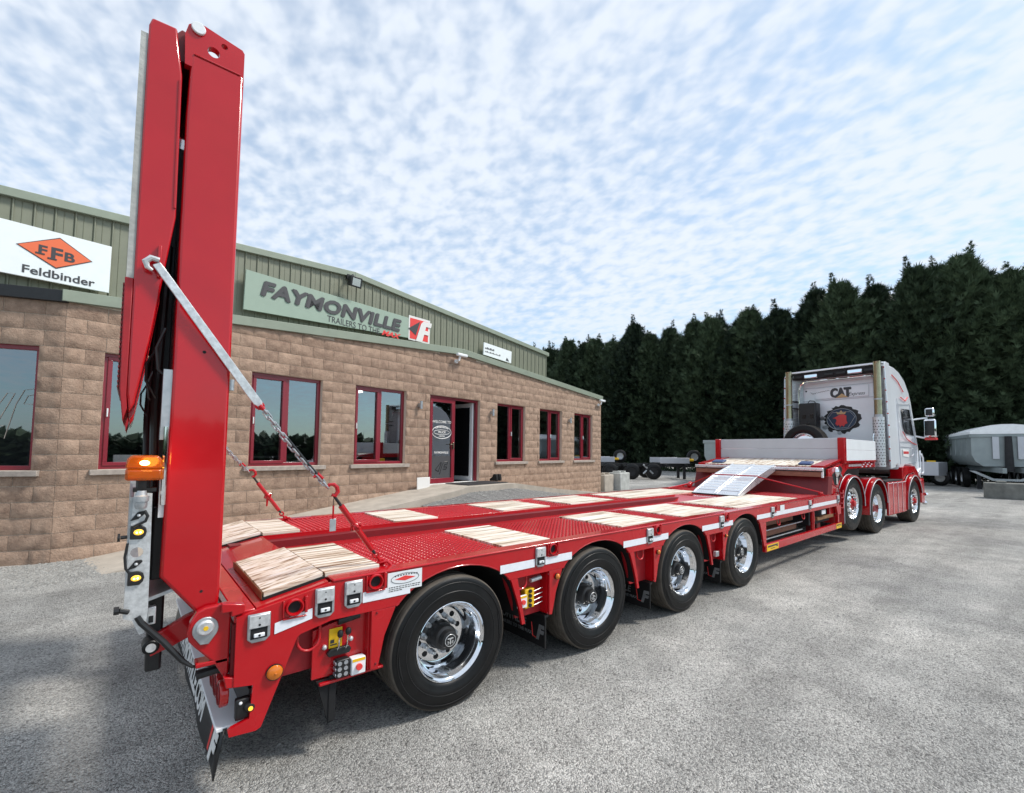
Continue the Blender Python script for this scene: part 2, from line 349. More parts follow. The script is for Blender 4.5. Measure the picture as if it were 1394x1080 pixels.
# ================================================================ the yard
FY = 0.1947; L0 = Vector((-2.387, 7.024, 0.)); CF, SF = math.cos(FY), math.sin(FY)
def B2W(u, y, z): return Vector((L0.x+CF*u-SF*y, L0.y+SF*u+CF*y, z))
g = MB(); nseg = 60
GZ = .03; g.quad((-500, -500, GZ), (500, -500, GZ), (500, 500, GZ), (-500, 500, GZ))
struct(g.build('ground', 'yard', smooth=0))
# loose chippings near the camera
pm = MB(); rs = random.Random(5)
def pebble(x, y, s):
    a = rs.random()*6.28; h = s*rs.uniform(.35, .6); vs = []
    for k in range(5):
        q = a+k*1.2566; rr = s*rs.uniform(.7, 1.2); vs.append((x+rr*math.cos(q), y+rr*math.sin(q), GZ-.001))
    vs.append((x+s*rs.uniform(-.3, .3), y+s*rs.uniform(-.3, .3), GZ+h))
    pm.add(vs, [(k, (k+1) % 5, 5) for k in range(5)])
cnt = 0
while cnt < 34000:
    r_ = rs.random()**1.6*9+.7; a = YAW+rs.uniform(-1.05, .95)
    x, y = CAM.x+r_*math.cos(a), CAM.y+r_*math.sin(a)
    if y > 5.2: continue
    if noise.noise((x*.9, y*.9, 3.)) + .25 < rs.uniform(-.3, .7): continue
    pebble(x, y, rs.uniform(.0035, .010) if rs.random() < .985 else rs.uniform(.012, .022)); cnt += 1
pb = pm.build('loose_chippings', 'stone', smooth=0); tag(pb, 'loose grey stone chippings lying on the yard', 'gravel', kind='stuff')
# ================================================================ the office building
bd = thing('office_building', 'office of tan split-faced blocks with dark red windows and olive metal cladding above', 'building', L0, FY)
WALL_T = .30
def roof_z(u):                      # top of the block gable
    return 3.86+min(u, 15.5-u)*.072 if 0 <= u <= 15.5 else 3.86
openings = [(.44, 1.79, 1.35, 3.15), (2.48, 3.83, 1.35, 3.15), (4.59, 5.94, 1.35, 3.15), (6.68, 8.5, .79, 3.15),
            (9.25, 10.59, 1.35, 3.15), (11.37, 12.68, 1.35, 3.15), (13.51, 14.83, 1.35, 3.15)]
def wall_mesh(length, ops, topf, y0, y1):
    m_ = MB(); xs = sorted({0, length, length/2}|{a for o in ops for a in o[:2]})
    for a, b in zip(xs, xs[1:]):
        cuts = sorted([(o[2], o[3]) for o in ops if o[0] <= a+1e-6 and o[1] >= b-1e-6]); z = -.3
        for c0, c1 in cuts:
            m_.box(a, b, y0, y1, z, c0); z = c1
        m_.prism([(a, z), (b, z), (b, topf(b)), (a, topf(a))], 'y', y0, y1)
    return m_
wall = wall_mesh(15.5, openings, roof_z, .005, WALL_T).build('wall', 'mortar', bd, smooth=0)
# rock-faced block meshes, unit sized, front towards -y
def block_mesh(seed):
    q = MB(); nx, nz = 6, 4; vs = []; rr = random.Random(seed)
    for j in range(nz+1):
        for i in range(nx+1):
            x, z = i/nx, j/nz; e = min(x, 1-x)*2.2; f = min(z, 1-z)
            edge = min(1., min(e/.10, f/.07))
            d = -.003-.022*edge*(.55+1.1*noise.noise((x*2.6+seed*7.3, z*1.7, seed*3.1)))-.004*rr.random()*edge
            ins = .009
            vs.append((ins+x*(1-2*ins), d, .019+z*(1-.038)))
    fs = [(j*(nx+1)+i, j*(nx+1)+i+1, (j+1)*(nx+1)+i+1, (j+1)*(nx+1)+i) for j in range(nz) for i in range(nx)]
    q.add(vs, fs)
    rim = [i for i in range(nx+1)]+[j*(nx+1)+nx for j in range(1, nz+1)]+[nz*(nx+1)+i for i in range(nx-1, -1, -1)]+[j*(nx+1) for j in range(nz-1, 0, -1)]
    o = len(q.v); q.v += [(vs[i][0], .006, vs[i][2]) for i in rim]; k = len(rim)
    q.f += [(rim[(i+1) % k], rim[i], o+i, o+(i+1) % k) for i in range(k)]
    return q
BLK = [block_mesh(s) for s in range(9)]; BLKM = [b_.mesh('block', 'block', smooth=50) for b_ in BLK]
def block_cells(length, ops, topf, phase):
    cells = []; row = 0; h = .225
    while True:
        z0 = row*h
        if z0 > 4.6: break
        segs = [(0., length)]
        for (a, b, c0, c1) in ops:
            if c0 < z0+h-.02 and c1 > z0+.02:
                segs = [s for (p, q) in segs for s in ((p, min(q, a)), (max(p, b), q)) if s[1]-s[0] > .03]
        for (p, q) in segs:
            js = [p]; x = -.45+((row+phase) % 2)*.225
            while x < q:
                if x > p+.09 and x < q-.09: js.append(x)
                x += .45
            js.append(q)
            for a, b in zip(js, js[1:]):
                zt = min(topf(a), topf(b)); hh = min(h, zt-z0-.02)
                if hh > .05: cells.append((a, z0, b-a, hh))
        row += 1
    return cells
cells = block_cells(15.5, openings, roof_z, 0)
# second wall, bending away to the left of the corner
LWA = R(180-20)-FY
cells_l = block_cells(3.6, [(.27, 2.6, 1.35, 3.15)], lambda a: 3.84, 1)
wl_ = wall_mesh(3.6, [(.27, 2.6, 1.35, 3.15)], lambda a: 3.84, -WALL_T, -.005)
side_wall = wl_.build('wall', 'mortar', bd, smooth=0); side_wall.rotation_euler.z = LWA
def blen(c): return (B2W(c[0]+c[2]/2, 0, c[1])-CAM).length/(c[2]*c[3])**.5
allc = sorted([(blen(c), 0, c) for c in cells]+[((L0-CAM).length+c[0]*.3 if c[0] < 1.2 else 99, 1, c) for c in cells_l])
rb = random.Random(2); rest = MB(); rest_l = MB()
for i, (dst, w_, c) in enumerate(allc):
    k = rb.randrange(9)
    if i < 300:
        o = link('block', BLKM[k], (wall, side_wall)[w_])
        if w_ == 0: o.location = (c[0], 0, c[1])
        else: o.location = (c[0]+c[2], 0, c[1]); o.rotation_euler.z = PI
        o.scale = (c[2], 1, c[3])
    elif w_ == 0: rest.add([(c[0]+x*c[2], y, c[1]+z*c[3]) for x, y, z in BLK[k].v], BLK[k].f)
    else: rest_l.add([(c[0]+x*c[2], -y, c[1]+z*c[3]) for x, y, z in BLK[k].v], BLK[k].f)
ro = rest.build('block_courses', 'block', wall, smooth=50); ro['kind'] = 'stuff'
if rest_l.v: ro = rest_l.build('block_courses', 'block', side_wall, smooth=50); ro['kind'] = 'stuff'
# right return wall, rear volume, roofs
rw = MB(); rw.box(15.2, 15.496, WALL_T, 11, -.3, 3.84); rw.build('return_wall', 'mortar', bd)
fl = MB()
for a, b in ((-.06, 7.75), (7.75, 15.56)):
    za, zb = roof_z(max(a, 0))-.05, roof_z(min(b, 15.5))-.05
    fl.prism([(a, za), (b, zb), (b, zb+.17), (a, za+.17)], 'y', -.075, .07)
fl.box(15.50, 15.57, .0701, 11, 3.74, 3.96)
fl.build('roof_flashing', 'flashing', bd, bevel=.006)
fl = MB(); fl.box(-.02, 3.6, -.04, .075, 3.80, 3.97); fo = fl.build('roof_flashing', 'black', bd, bevel=.006); fo.rotation_euler.z = LWA
rf = MB()
rf.prism([(0, 3.93), (7.75, 4.46), (15.5, 3.93), (15.5, 3.85), (7.75, 4.38), (0, 3.85)], 'y', .071, 11); rf.build('roof', 'flashing', bd)
# cladding of the shed behind, on a plane CY behind the block face
CY = .42; cl = Vector(((CAM-L0).x*CF+(CAM-L0).y*SF, -(CAM-L0).x*SF+(CAM-L0).y*CF, CAM.z)); KY = (CY-cl.y)/(0-cl.y)
def back(u, z): return cl.x+(u-cl.x)*KY, cl.z+(z-cl.z)*KY
tops = [back(*q) for q in ((-4., 4.75), (-.7, 5.14), (.64, 5.31), (2.16, 5.46), (4.42, 5.62), (6.97, 5.50), (9.4, 5.29), (11.77, 5.07))]
CU1 = tops[-1][0]; CU0 = -4.0
def clad_z(u):
    pk = (4.7, back(4.42, 5.64)[1])
    return pk[1]-(pk[0]-u)*.088 if u < pk[0] else pk[1]-(u-pk[0])*.0745
shed = MB(); shed.prism([(CU0, 3.5), (CU1-.01, 3.5), (CU1-.01, clad_z(CU1)-.02), (4.7, clad_z(4.7)-.02), (CU0, clad_z(CU0)-.02)], 'y', CY+.04, 11.2)
shed.build('shed_wall', 'cladding', bd)
PWID = .214; u = CU0
while u < CU1-.02:
    w_ = min(PWID, CU1-u); p = MB()
    prof = [(0, 0), (.014, 0), (.020, .026), (w_-.030, .026), (w_-.022, 0), (w_-.001, 0)]
    mid = w_/2
    prof = [(0., .03), (.012, .004), (.026, .004), (.036, .026), (mid-.006, .026), (mid, .020), (mid+.006, .026), (w_-.004, .026), (w_-.001, .03)]
    vs = []; k = len(prof)
    for (a, d) in prof: vs.append((a, d-.001, 3.7))
    for (a, d) in prof: vs.append((a, d-.001, clad_z(u+a)-.02))
    p.add(vs, [(i, i+1, k+i+1, k+i) for i in range(k-1)])
    o = p.build('cladding_panel', 'cladding', bd, smooth=0); o.location = (u, CY, 0)
    u += PWID
tf = MB()
for a, b in ((CU0, 4.7), (4.7, CU1+.05)): tf.prism([(a, clad_z(a)-.07), (b, clad_z(b)-.07), (b, clad_z(b)+.06), (a, clad_z(a)+.06)], 'y', CY-.05, CY+.09)
tf.build('verge_flashing', 'flashing', bd, bevel=.008)
sr = MB(); sr.prism([(CU0, clad_z(CU0)+.02), (4.7, clad_z(4.7)+.02), (CU1, clad_z(CU1)+.02), (CU1, clad_z(CU1)-.05), (4.7, clad_z(4.7)-.05), (CU0, clad_z(CU0)-.05)], 'y', CY+.091, 11.2); sr.build('shed_roof', 'flashing', bd)
# rooms behind the windows
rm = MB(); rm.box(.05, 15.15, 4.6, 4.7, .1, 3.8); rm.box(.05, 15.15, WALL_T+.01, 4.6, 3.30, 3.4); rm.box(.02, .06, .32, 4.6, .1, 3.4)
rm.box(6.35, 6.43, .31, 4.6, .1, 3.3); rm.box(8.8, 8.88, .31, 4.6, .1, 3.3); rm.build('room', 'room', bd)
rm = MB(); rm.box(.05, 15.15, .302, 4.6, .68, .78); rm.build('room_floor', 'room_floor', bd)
# windows
def window(u0, u1, z0, z1, kind, parent=bd, rot=None):
    d = .085; fw_ = .065
    f = MB(); f.box(u0, u1, d, d+.07, z0, z0+fw_); f.box(u0, u1, d, d+.07, z1-fw_, z1)
    f.box(u0, u0+fw_, d, d+.07, z0+fw_, z1-fw_); f.box(u1-fw_, u1, d, d+.07, z0+fw_, z1-fw_)
    mid_ = lerp(u0, u1, .5 if kind != 'single' else 2)
    if kind != 'single': f.box(mid_-.04, mid_+.04, d, d+.07, z0+fw_, z1-fw_)
    fo = f.build('window', 'upvc', parent, bevel=.006)
    panes = [(u0+fw_, u1-fw_)] if kind == 'single' else [(u0+fw_, mid_-.04), (mid_+.04, u1-fw_)]
    for i, (a, b) in enumerate(panes):
        inner = (kind == 'left' and i == 0) or (kind == 'right' and i == 1)
        s_ = MB(); w_ = .055; y0 = d-.018; a0, b0, c0, c1 = a-.012, b+.012, z0+fw_-.012, z1-fw_+.012
        if inner:
            s_.box(a0, b0, y0, d+.03, c0, c0+w_); s_.box(a0, b0, y0, d+.03, c1-w_, c1); s_.box(a0, a0+w_, y0, d+.03, c0+w_, c1-w_); s_.box(b0-w_, b0, y0, d+.03, c0+w_, c1-w_)
            s_.build('sash', 'upvc', fo, bevel=.006)
        g_ = MB(); e = .045 if inner else 0; g_.quad((a+e, d+.035, z0+fw_+e), (b-e, d+.035, z0+fw_+e), (b-e, d+.035, z1-fw_-e), (a+e, d+.035, z1-fw_-e)); g_.build('pane', 'glass', fo, smooth=0)
        if inner:
            h = MB(); h.box(a0+.012, a0+.030, y0-.03, y0, lerp(z0, z1, .45), lerp(z0, z1, .45)+.13); h.build('handle', 'white', fo, bevel=.004)
    sl = MB(); sl.box(u0-.10, u1+.10, -.075, .09, z0-.085, z0-.002); so_ = sl.build('window_sill', 'sill', parent, bevel=.008)
    if rot is not None:
        fo.rotation_euler.z = rot; so_.rotation_euler.z = rot
    return fo
for i, (o_, k) in enumerate(zip(openings[:3]+openings[4:], ('single2', 'left', 'left', 'right', 'right', 'right'))):
    window(*o_, 'left' if k == 'single2' else k)
# window of the bent wall: built mirrored so that outside stays outside
wv = MB(); d = -.085
for bx in ((.27, 2.6, 1.35, 1.415), (.27, 2.6, 3.085, 3.15), (.27, .335, 1.415, 3.085), (1.4, 1.48, 1.415, 3.085)): wv.box(bx[0], bx[1], d-.07, d, bx[2], bx[3])
wo = wv.build('window', 'upvc', bd, bevel=.006); wo.rotation_euler.z = LWA
wv = MB(); wv.quad((.33, d-.035, 1.4), (1.4, d-.035, 1.4), (1.4, d-.035, 3.1), (.33, d-.035, 3.1)); wv.build('pane', 'glass', wo, smooth=0)
wv = MB(); wv.box(.17, 2.7, -.09, .075, 1.265, 1.348); wo2 = wv.build('window_sill', 'sill', bd, bevel=.008); wo2.rotation_euler.z = LWA
wv = MB(); wv.box(.05, 3.6, -3.2, -3.1, 0, 3.8); wv.box(.0, 3.6, -3.1, -.31, .6, .7); wo2 = wv.build('room', 'room', bd); wo2.rotation_euler.z = LWA
# white outline emblem on that pane
en = MB()
def em(a, z): return (.95-a*1.0, d-.030, z)
for pts in ([(.05, 1.9), (.32, 2.45), (.40, 2.45), (.22, 1.98), (.30, 1.98)], [(.32, 1.8), (.42, 2.3), (.50, 2.5), (.62, 2.53), (.62, 2.44), (.54, 2.42), (.5, 2.30), (.6, 2.30)]):
    en.tube([em(*q) for q in pts], .004, 4)
en.build('window_emblem', 'sill', wo)
# door
DU0, DU1, DZ0, DZ1 = openings[3]
f = MB(); d = .085
f.box(DU0, DU1, d, d+.08, DZ1-.07, DZ1); f.box(DU0, DU0+.07, d, d+.08, DZ0, DZ1-.07); f.box(DU1-.07, DU1, d, d+.08, DZ0, DZ1-.07)
df = f.build('door_frame', 'upvc', bd, bevel=.006)
DM = DU0+.93
lf = MB(); y0 = d-.02; a, b = DU0+.071, DM
lf.box(a, b, y0, y0+.07, DZ0+.02, DZ0+.15); lf.box(a, b, y0, y0+.07, DZ1-.17, DZ1-.072); lf.box(a, a+.085, y0, y0+.07, DZ0+.15, DZ1-.17); lf.box(b-.11, b, y0, y0+.07, DZ0+.15, DZ1-.17)
lo = lf.build('door', 'upvc', bd, bevel=.006)
q = MB(); q.quad((a+.08, y0+.035, DZ0+.14), (b-.1, y0+.035, DZ0+.14), (b-.1, y0+.035, DZ1-.16), (a+.08, y0+.035, DZ1-.16)); q.build('pane', 'glass', lo, smooth=0)
q = MB(); q.quad((a+.084, y0+.030, DZ0+.15), (b-.108, y0+.030, DZ0+.15), (b-.108, y0+.030, DZ0+.74), (a+.084, y0+.030, DZ0+.74)); q.build('kick_panel', 'ink_soft', lo, smooth=0)
q = MB(); q.box(b-.085, b-.055, y0-.05, y0, 1.72, 1.90); q.tube([(b-.07, y0-.05, 1.85), (b-.2, y0-.06, 1.85)], .011, 8); q.build('handle', 'brass', lo, bevel=.004)
PX, PZ = Vector((1, 0, 0)), Vector((0, 0, 1)); cxm = (a+b)/2
text('WELCOME TO', .10, 'door_lettering', 'paper', lo, (cxm-.01, y0+.026, 2.42), PX, PZ, .002, .001, align='CENTER')
ov = MB(); ov.tube([(cxm-.01+.33*math.cos(k*PI/16), y0+.027, 2.17+.17*math.sin(k*PI/16)) for k in range(32)], .010, 6, closed=True)
ov.tube([(cxm-.01+.27*math.cos(k*PI/16), y0+.027, 2.17+.065*math.sin(k*PI/16)) for k in range(32)], .006, 6, closed=True)
ov.build('oval_emblem', 'paper', lo)
text('TRUCK', .085, 'door_lettering', 'paper', lo, (cxm-.01, y0+.026, 2.145), PX, PZ, .002, .002, align='CENTER')
dl = MB()
for k in range(9):
    x_ = -.20+k*.05; dl.box(cxm-.01+x_-.016, cxm-.01+x_+.016, y0+.024, y0+.026, 2.245+.045*(1-(x_/.25)**2), 2.28+.045*(1-(x_/.25)**2))
dl.build('door_lettering', 'paper', lo)
text('CENTRE', .055, 'door_lettering', 'paper', lo, (cxm-.01, y0+.026, 2.045), PX, PZ, .002, .001, align='CENTER')
text('FAYMONVILLE', .075, 'door_lettering', 'paper', lo, (cxm-.01, y0+.026, 1.60), PX, PZ, .002, .002, align='CENTER')
lg = MB()
for pts in ([(-.20, 1.17), (-.02, 1.36), (.0, 1.36), (-.10, 1.12), (-.20, 1.17)], [(-.06, 1.04), (.03, 1.30), (.10, 1.38), (.22, 1.38), (.20, 1.31), (.11, 1.30), (.09, 1.24), (.19, 1.24), (.17, 1.18), (.06, 1.18)]):
    lg.tube([(cxm+x, y0+.026, z) for x, z in pts], .008, 5)
lg.build('door_emblem', 'black', lo)
# the other leaf stands open into the room
of = MB(); of.box(DU1-.13, DU1-.075, .18, 1.0, DZ0+.02, DZ1-.075); oo = of.build('door', 'board_white', bd, bevel=.006)
q = MB(); q.box(DU1-.138, DU1-.131, .28, .9, DZ0+.15, DZ1-.2); q.build('pane', 'black_gloss', oo)
th = MB(); th.box(DU0-.05, DU1+.05, -.10, .30, DZ0-.05, DZ0+.012); th.build('door_sill', 'paper', bd, bevel=.005)
# things seen inside
def inside(name, label, cat, mb, m_): tag(mb.build(name, m_, smooth=0), label, cat)
q = MB(); P0 = B2W(5.45, 1.9, 3.18)
o = q.box(-.04, .04, -.7, .7, -.03, .03).build('strip_light', 'strip_lamp', None); o.location = P0; o.rotation_euler.z = FY; tag(o, 'lit fluorescent strip on the ceiling seen through the window beside the door', 'light')
def bbox_thing(name, label, cat, u, y, z, w, dd, h, m_):
    q = MB(); q.box(-w/2, w/2, -dd/2, dd/2, 0, h); o = q.build(name, m_, None, bevel=.01); o.location = B2W(u, y, z); o.rotation_euler.z = FY; return tag(o, label, cat)
bbox_thing('notice_card', 'small white card with a dark picture propped in the window beside the metal sign', 'card', .78, .17, 1.43, .30, .02, .14, 'paper')
bbox_thing('desk_box', 'small yellow box on the ledge inside the window left of the door', 'box', 5.42, .24, 1.36, .16, .14, .12, 'yellow')
for u_, lab in ((3.2, 'dark desk inside the window nearest the raised ramp'), (5.2, 'dark desk inside the window left of the open door')):
    tb = thing('desk', lab, 'desk', B2W(u_, 1.1, .78), FY)
    q = MB(); q.box(-.7, .7, -.35, .35, .72, .75); q.build('top', 'room', tb)
    for sx in (-.62, .62): q = MB(); q.box(sx-.03, sx+.03, -.3, .3, 0, .72); q.build('leg', 'room', tb)
    mo = thing('monitor', lab.replace('dark desk', 'computer screen on the desk'), 'monitor', B2W(u_, 1.1, 1.531), FY)
    q = MB(); q.box(-.27, .27, -.02, .02, .12, .46); q.build('screen', 'black_gloss', mo, bevel=.01)
    q = MB(); q.box(-.03, .03, -.02, .02, .0, .119); q.box(-.12, .12, -.08, .08, 0, .012); q.build('stand', 'black', mo)
# ================================================================ signs on the building
bx_ = Vector((CF, SF, 0)); nrm = Vector((SF, -CF, 0))
def sign(name, label, quad, m_, yb):
    # quad: pixel-free (u,z) corners on the facade plane moved back to plane yb
    k = (yb-cl.y)/(0-cl.y); q = [(cl.x+(u-cl.x)*k, cl.z+(z-cl.z)*k) for u, z in quad]
    o0 = q[3]; t_ = thing(name, label, 'sign', B2W(o0[0], yb, o0[1]), FY)
    p = MB(); p.prism([(a-o0[0], b-o0[1]) for a, b in q], 'y', -.035, 0); p.build('panel', m_, t_, bevel=.004)
    return t_, [(a-o0[0], b-o0[1]) for a, b in q], k
SY = CY-.10
t_, q, k = sign('company_sign', 'pale green sign reading FAYMONVILLE TRAILERS TO THE MAX on the olive cladding', [(2.29, 5.05), (6.62, 4.985), (6.59, 4.525), (2.27, 4.285)][0:4], 'sign_green', SY)
q = q  # corners: top-left, top-right, bottom-right, bottom-left
wid = q[1][0]-q[0][0]; lx, tz0 = q[0]; 
rx = Vector((wid, 0, q[1][1]-q[0][1])).normalized()
hx = q[0][1]-q[3][1]
for k_, (a_, b_) in enumerate(((0, 0), (.022, .004), (-.018, -.004), (.006, .014), (.006, -.014))): text('FAYMONVILLE', .40, 'lettering', 'ink_soft', t_, (lx+.25+a_, -.040-.002*k_, tz0-.42+b_), rx, PZ, .012, .006, .18, sx=1.20, spacing=1.05)
text('TRAILERS TO THE', .20, 'lettering', 'ink', t_, (lx+1.62, -.038, tz0-.645), rx, PZ, .004, .0, 0, sx=.82)
text('MAX', .165, 'lettering', 'ink_red', t_, (lx+2.98, -.038, tz0-.655), rx, PZ, .004, .006, .35, sx=1.35)
def poly(parent, name, m_, pts, y, th_=.006): MB().prism(pts, 'y', y-th_, y).build(name, m_, parent, smooth=0)
ex, ez = lx+3.78, tz0-.60
def E(pts): return [(ex+a, ez+b) for a, b in pts]
poly(t_, 'emblem_back', 'paper', E([(-.02, -.02), (.66, -.02), (.66, .62), (-.02, .62)][0:4]), -.036, .004)
poly(t_, 'emblem_panel', 'ink_red', E([(.02, .02), (.60, .02), (.60, .56), (.02, .56)]), -.041, .004)
poly(t_, 'emblem_arrow', 'ink', E([(-.03, .27), (.33, .52), (.20, .13)]), -.046, .006)
poly(t_, 'emblem_letter', 'paper', E([(.20, -.02), (.40, -.02), (.46, .20), (.62, .20), (.65, .31), (.49, .31), (.52, .42), (.68, .42), (.71, .55), (.44, .55), (.36, .47)]), -.053, .008)
t_, q, k = sign('tanker_sign', 'white sign with an orange FFB diamond and the name Feldbinder on the cladding', [(-.93, 4.79), (.435, 4.80), (.435, 4.07), (-.93, 4.05)], 'sign_white', SY)
def V(u, z): return (cl.x+(u-cl.x)*((SY-cl.y)/(0-cl.y))-(B2W(0, 0, 0)*0).x, 0)
o0u, o0z = (cl.x+(-.93-cl.x)*k, cl.z+(4.05-cl.z)*k)
def SV(u, z): return (cl.x+(u-cl.x)*k-o0u, cl.z+(z-cl.z)*k-o0z)
dm = [SV(*p) for p in ((-.52, 4.49), (-.12, 4.72), (.22, 4.49), (-.14, 4.27))]
cx_, cz_ = sum(p[0] for p in dm)/4, sum(p[1] for p in dm)/4
poly(t_, 'diamond_border', 'ink', [(cx_+(p[0]-cx_)*1.03, cz_+(p[1]-cz_)*1.04) for p in dm], -.036, .004)
poly(t_, 'diamond', 'orange', [(cx_+(p[0]-cx_)*.985, cz_+(p[1]-cz_)*.97) for p in dm], -.041, .004)
c1 = SV(-.33, 4.425); text('F', .19, 'lettering', 'ink', t_, (c1[0], -.046, c1[1]), PX, PZ, .004, .006, sx=1.1)
c1 = SV(-.21, 4.385); text('F', .26, 'lettering', 'ink', t_, (c1[0], -.046, c1[1]), PX, PZ, .004, .008, sx=1.1)
c1 = SV(-.07, 4.405); text('B', .19, 'lettering', 'ink', t_, (c1[0], -.046, c1[1]), PX, PZ, .004, .006, sx=1.1)
for (a_, b_, c_) in ((-.33, 4.425, .12), (-.21, 4.385, .13)):
    c1 = SV(a_, b_); poly(t_, 'serif', 'ink', [(c1[0]-.02, c1[1]-.004), (c1[0]+.075, c1[1]-.004), (c1[0]+.075, c1[1]+.018), (c1[0]-.02, c1[1]+.018)], -.047, .004)
c1 = SV(-.47, 4.115); text('Feldbinder', .165, 'lettering', 'ink', t_, (c1[0], -.038, c1[1]), PX, PZ, .004, .0025, sx=1.08)
t_, q, k = sign('small_sign', 'small white sign with faint grey lettering near the end of the cladding', [(8.60, 4.90), (9.84, 4.84), (9.82, 4.46), (8.58, 4.53)], 'sign_white', SY)
sl_ = MB(); rl = random.Random(4); x_ = .06
while x_ < .75:
    w_ = rl.uniform(.02, .06)
    if x_ < .45: sl_.box(x_, x_+w_, -.038, -.0352, .19-x_*.03, .23+rl.uniform(0, .03)-x_*.03)
    sl_.box(x_, x_+w_*.8, -.038, -.0352, .09-x_*.03, .115+rl.uniform(0, .03)-x_*.03); x_ += w_+.012
sl_.build('faint_lettering', 'ink_soft', t_, smooth=0)
poly(t_, 'emblem', 'ink', [(1.02, -.02), (1.18, -.03), (1.12, .03), (1.06, .08)], -.037, .004)
# ---------------------------------------------------------------- small things on the walls
q = thing('floodlight', 'black floodlight on an arm above the long green sign', 'floodlight', B2W(4.57, CY-.06, 5.62), FY)
m_ = MB(); m_.tube([(0, .06, .10), (0, -.12, .10), (0, -.20, .02)], .022, 8); m_.box(-.07, .07, .0, .06, .03, .14); m_.build('arm', 'black', q)
m_ = MB(); m_.prism([(-.13, -.17), (-.26, -.22), (-.30, .02), (-.17, .05)], 'x', -.14, .14); h_ = m_.build('housing', 'black', q, bevel=.012)
m_ = MB(); m_.quad((-.095, -.268, -.185), (.095, -.268, -.185), (.095, -.299, -.02), (-.095, -.299, -.02)); m_.build('lens', 'lamp_glass', h_, smooth=0)
def camera_thing(label, u, z):
    q = thing('security_camera', label, 'camera', B2W(u, -.03, z), FY, 'white cameras on the block wall')
    m_ = MB(); m_.cyl((0, 0, 0), .055, -.03, .03, 'y', 14); m_.tube([(0, -.03, 0), (0, -.12, .02), (.02, -.14, .12)], .03, 10); m_.build('bracket', 'white', q)
    m_ = MB(); m_.box(-.10, .26, -.20, -.10, .13, .21); m_.build('body', 'white', q, bevel=.02)
    m_ = MB(); m_.cyl((.26, -.15, .17), .034, 0, .012, 'x', 14); m_.build('lens', 'black_gloss', q)
camera_thing('white bullet camera on the blocks above and right of the door', 7.52, 4.15)
camera_thing('white bullet camera at the far corner of the block wall under the eaves', 15.25, 3.60)
for u_, lab in ((2.12, 'small steel wall light between the first two windows'), (6.32, 'small steel wall light left of the door'), (8.96, 'small steel wall light right of the door'), (13.12, 'small steel wall light between the last two windows')):
    q = thing('wall_light', lab, 'wall light', B2W(u_, -.03, 2.83), FY, 'steel wall lights between the windows')
    m_ = MB(); m_.cyl((0, -.075, 0), .038, -.10, .10, 'z', 14); m_.build('body', 'galv', q, bevel=.004)
    m_ = MB(); m_.box(-.03, .03, -.05, .03, -.05, .05); m_.build('backplate', 'galv', q)
for u_, z_ in ((3.6, 3.95), (7.6, 3.85), (12.2, 3.9), (9.95, 4.02)):
    pass
bbox_thing('door_board', 'small white notice board leaning on the wall left of the door', 'notice', 6.40, -.16, .70, .40, .02, .30, 'paper')
o = bbox_thing('door_mat', 'dark mat lying on the concrete landing in front of the door', 'mat', 7.85, -.62, .803, 1.5, .9, .015, 'dark')
sh = thing('boots', 'pair of black boots beside the door on the concrete landing', 'boots', B2W(8.95, -.25, .80), FY)
for s_ in (-.07, .07):
    m_ = MB(); m_.prism([(-.14, 0), (.14, 0), (.14, .06), (.03, .12), (.0, .2), (-.12, .2), (-.14, .08)], 'x', s_-.05, s_+.05); m_.build('boot', 'black_matte', sh, bevel=.02)
# ================================================================ concrete ramp along the wall
prof = [(.08, 0.0), (3.07, .345), (6.5, .735), (6.75, .795), (8.6, .795), (10.6, .52), (15.4, .0)]
m_ = MB(); AW = 1.38; vs = []; fs = []
for (u_, z_) in prof:
    e_ = (0 if u_ > .1 else .0); vs += [B2W(u_, -.004, z_+.003), B2W(u_-e_, -AW, z_+.003), B2W(u_, -AW-.02, -.05)]
for i in range(len(prof)-1): fs += [(i*3, i*3+1, i*3+4, i*3+3), (i*3+1, i*3+2, i*3+5, i*3+4)]
m_.add(vs, fs); struct(m_.build('path', 'concrete', smooth=0))
m_ = MB(); m_.prism([(7.9, -AW-.04), (14.5, -AW-.04), (14.2, -AW-1.1), (8.4, -AW-1.3)], 'z', .001, .30)
m_.xf(lambda p: B2W(p.x, p.y, p.z*max(.05, min(1, (14.6-p.x)/6)))); struct(m_.build('path', 'concrete', smooth=0))
m_ = MB(); rs = random.Random(9); pm = MB()
for i in range(2600):
    u_ = rs.uniform(6.5, 14.5); y_ = -AW-rs.uniform(.05, .8); P = B2W(u_, y_, .30*max(.05, min(1, (14.6-u_)/6)) if u_ > 8.2 else .02); s_ = rs.uniform(.02, .045)
    pebble(P.x, P.y, s_); pm.v[-6:] = [(a, b, c+P.z) for a, b, c in pm.v[-6:]]
for i in range(3000):
    u_ = rs.uniform(-3, 0.6); P = B2W(u_, -rs.random()**1.5*1.6 + (.25*max(0, -u_)), 0); pebble(P.x, P.y, rs.uniform(.012, .035))
bk = MB(); vs = []; us = [5.4+.35*i for i in range(26)]
def apz(u_):
    for (a, za), (b, zb) in zip(prof, prof[1:]):
        if a <= u_ <= b: return lerp(za, zb, (u_-a)/(b-a))
    return 0
for u_ in us:
    for j in range(6):
        f_ = j/5; z_ = max(.036, (apz(u_)-.13)*(1-f_)**1.1)+.03*noise.noise((u_*2, f_*5, 0))*(1-f_); vs.append(B2W(u_, -AW-.005-f_*1.9, max(.034, z_)))
bk.add(vs, [(i*6+j, i*6+j+1, i*6+j+7, i*6+j+6) for i in range(len(us)-1) for j in range(5)]); struct(bk.build('gravel_bank', 'bank', smooth=60))
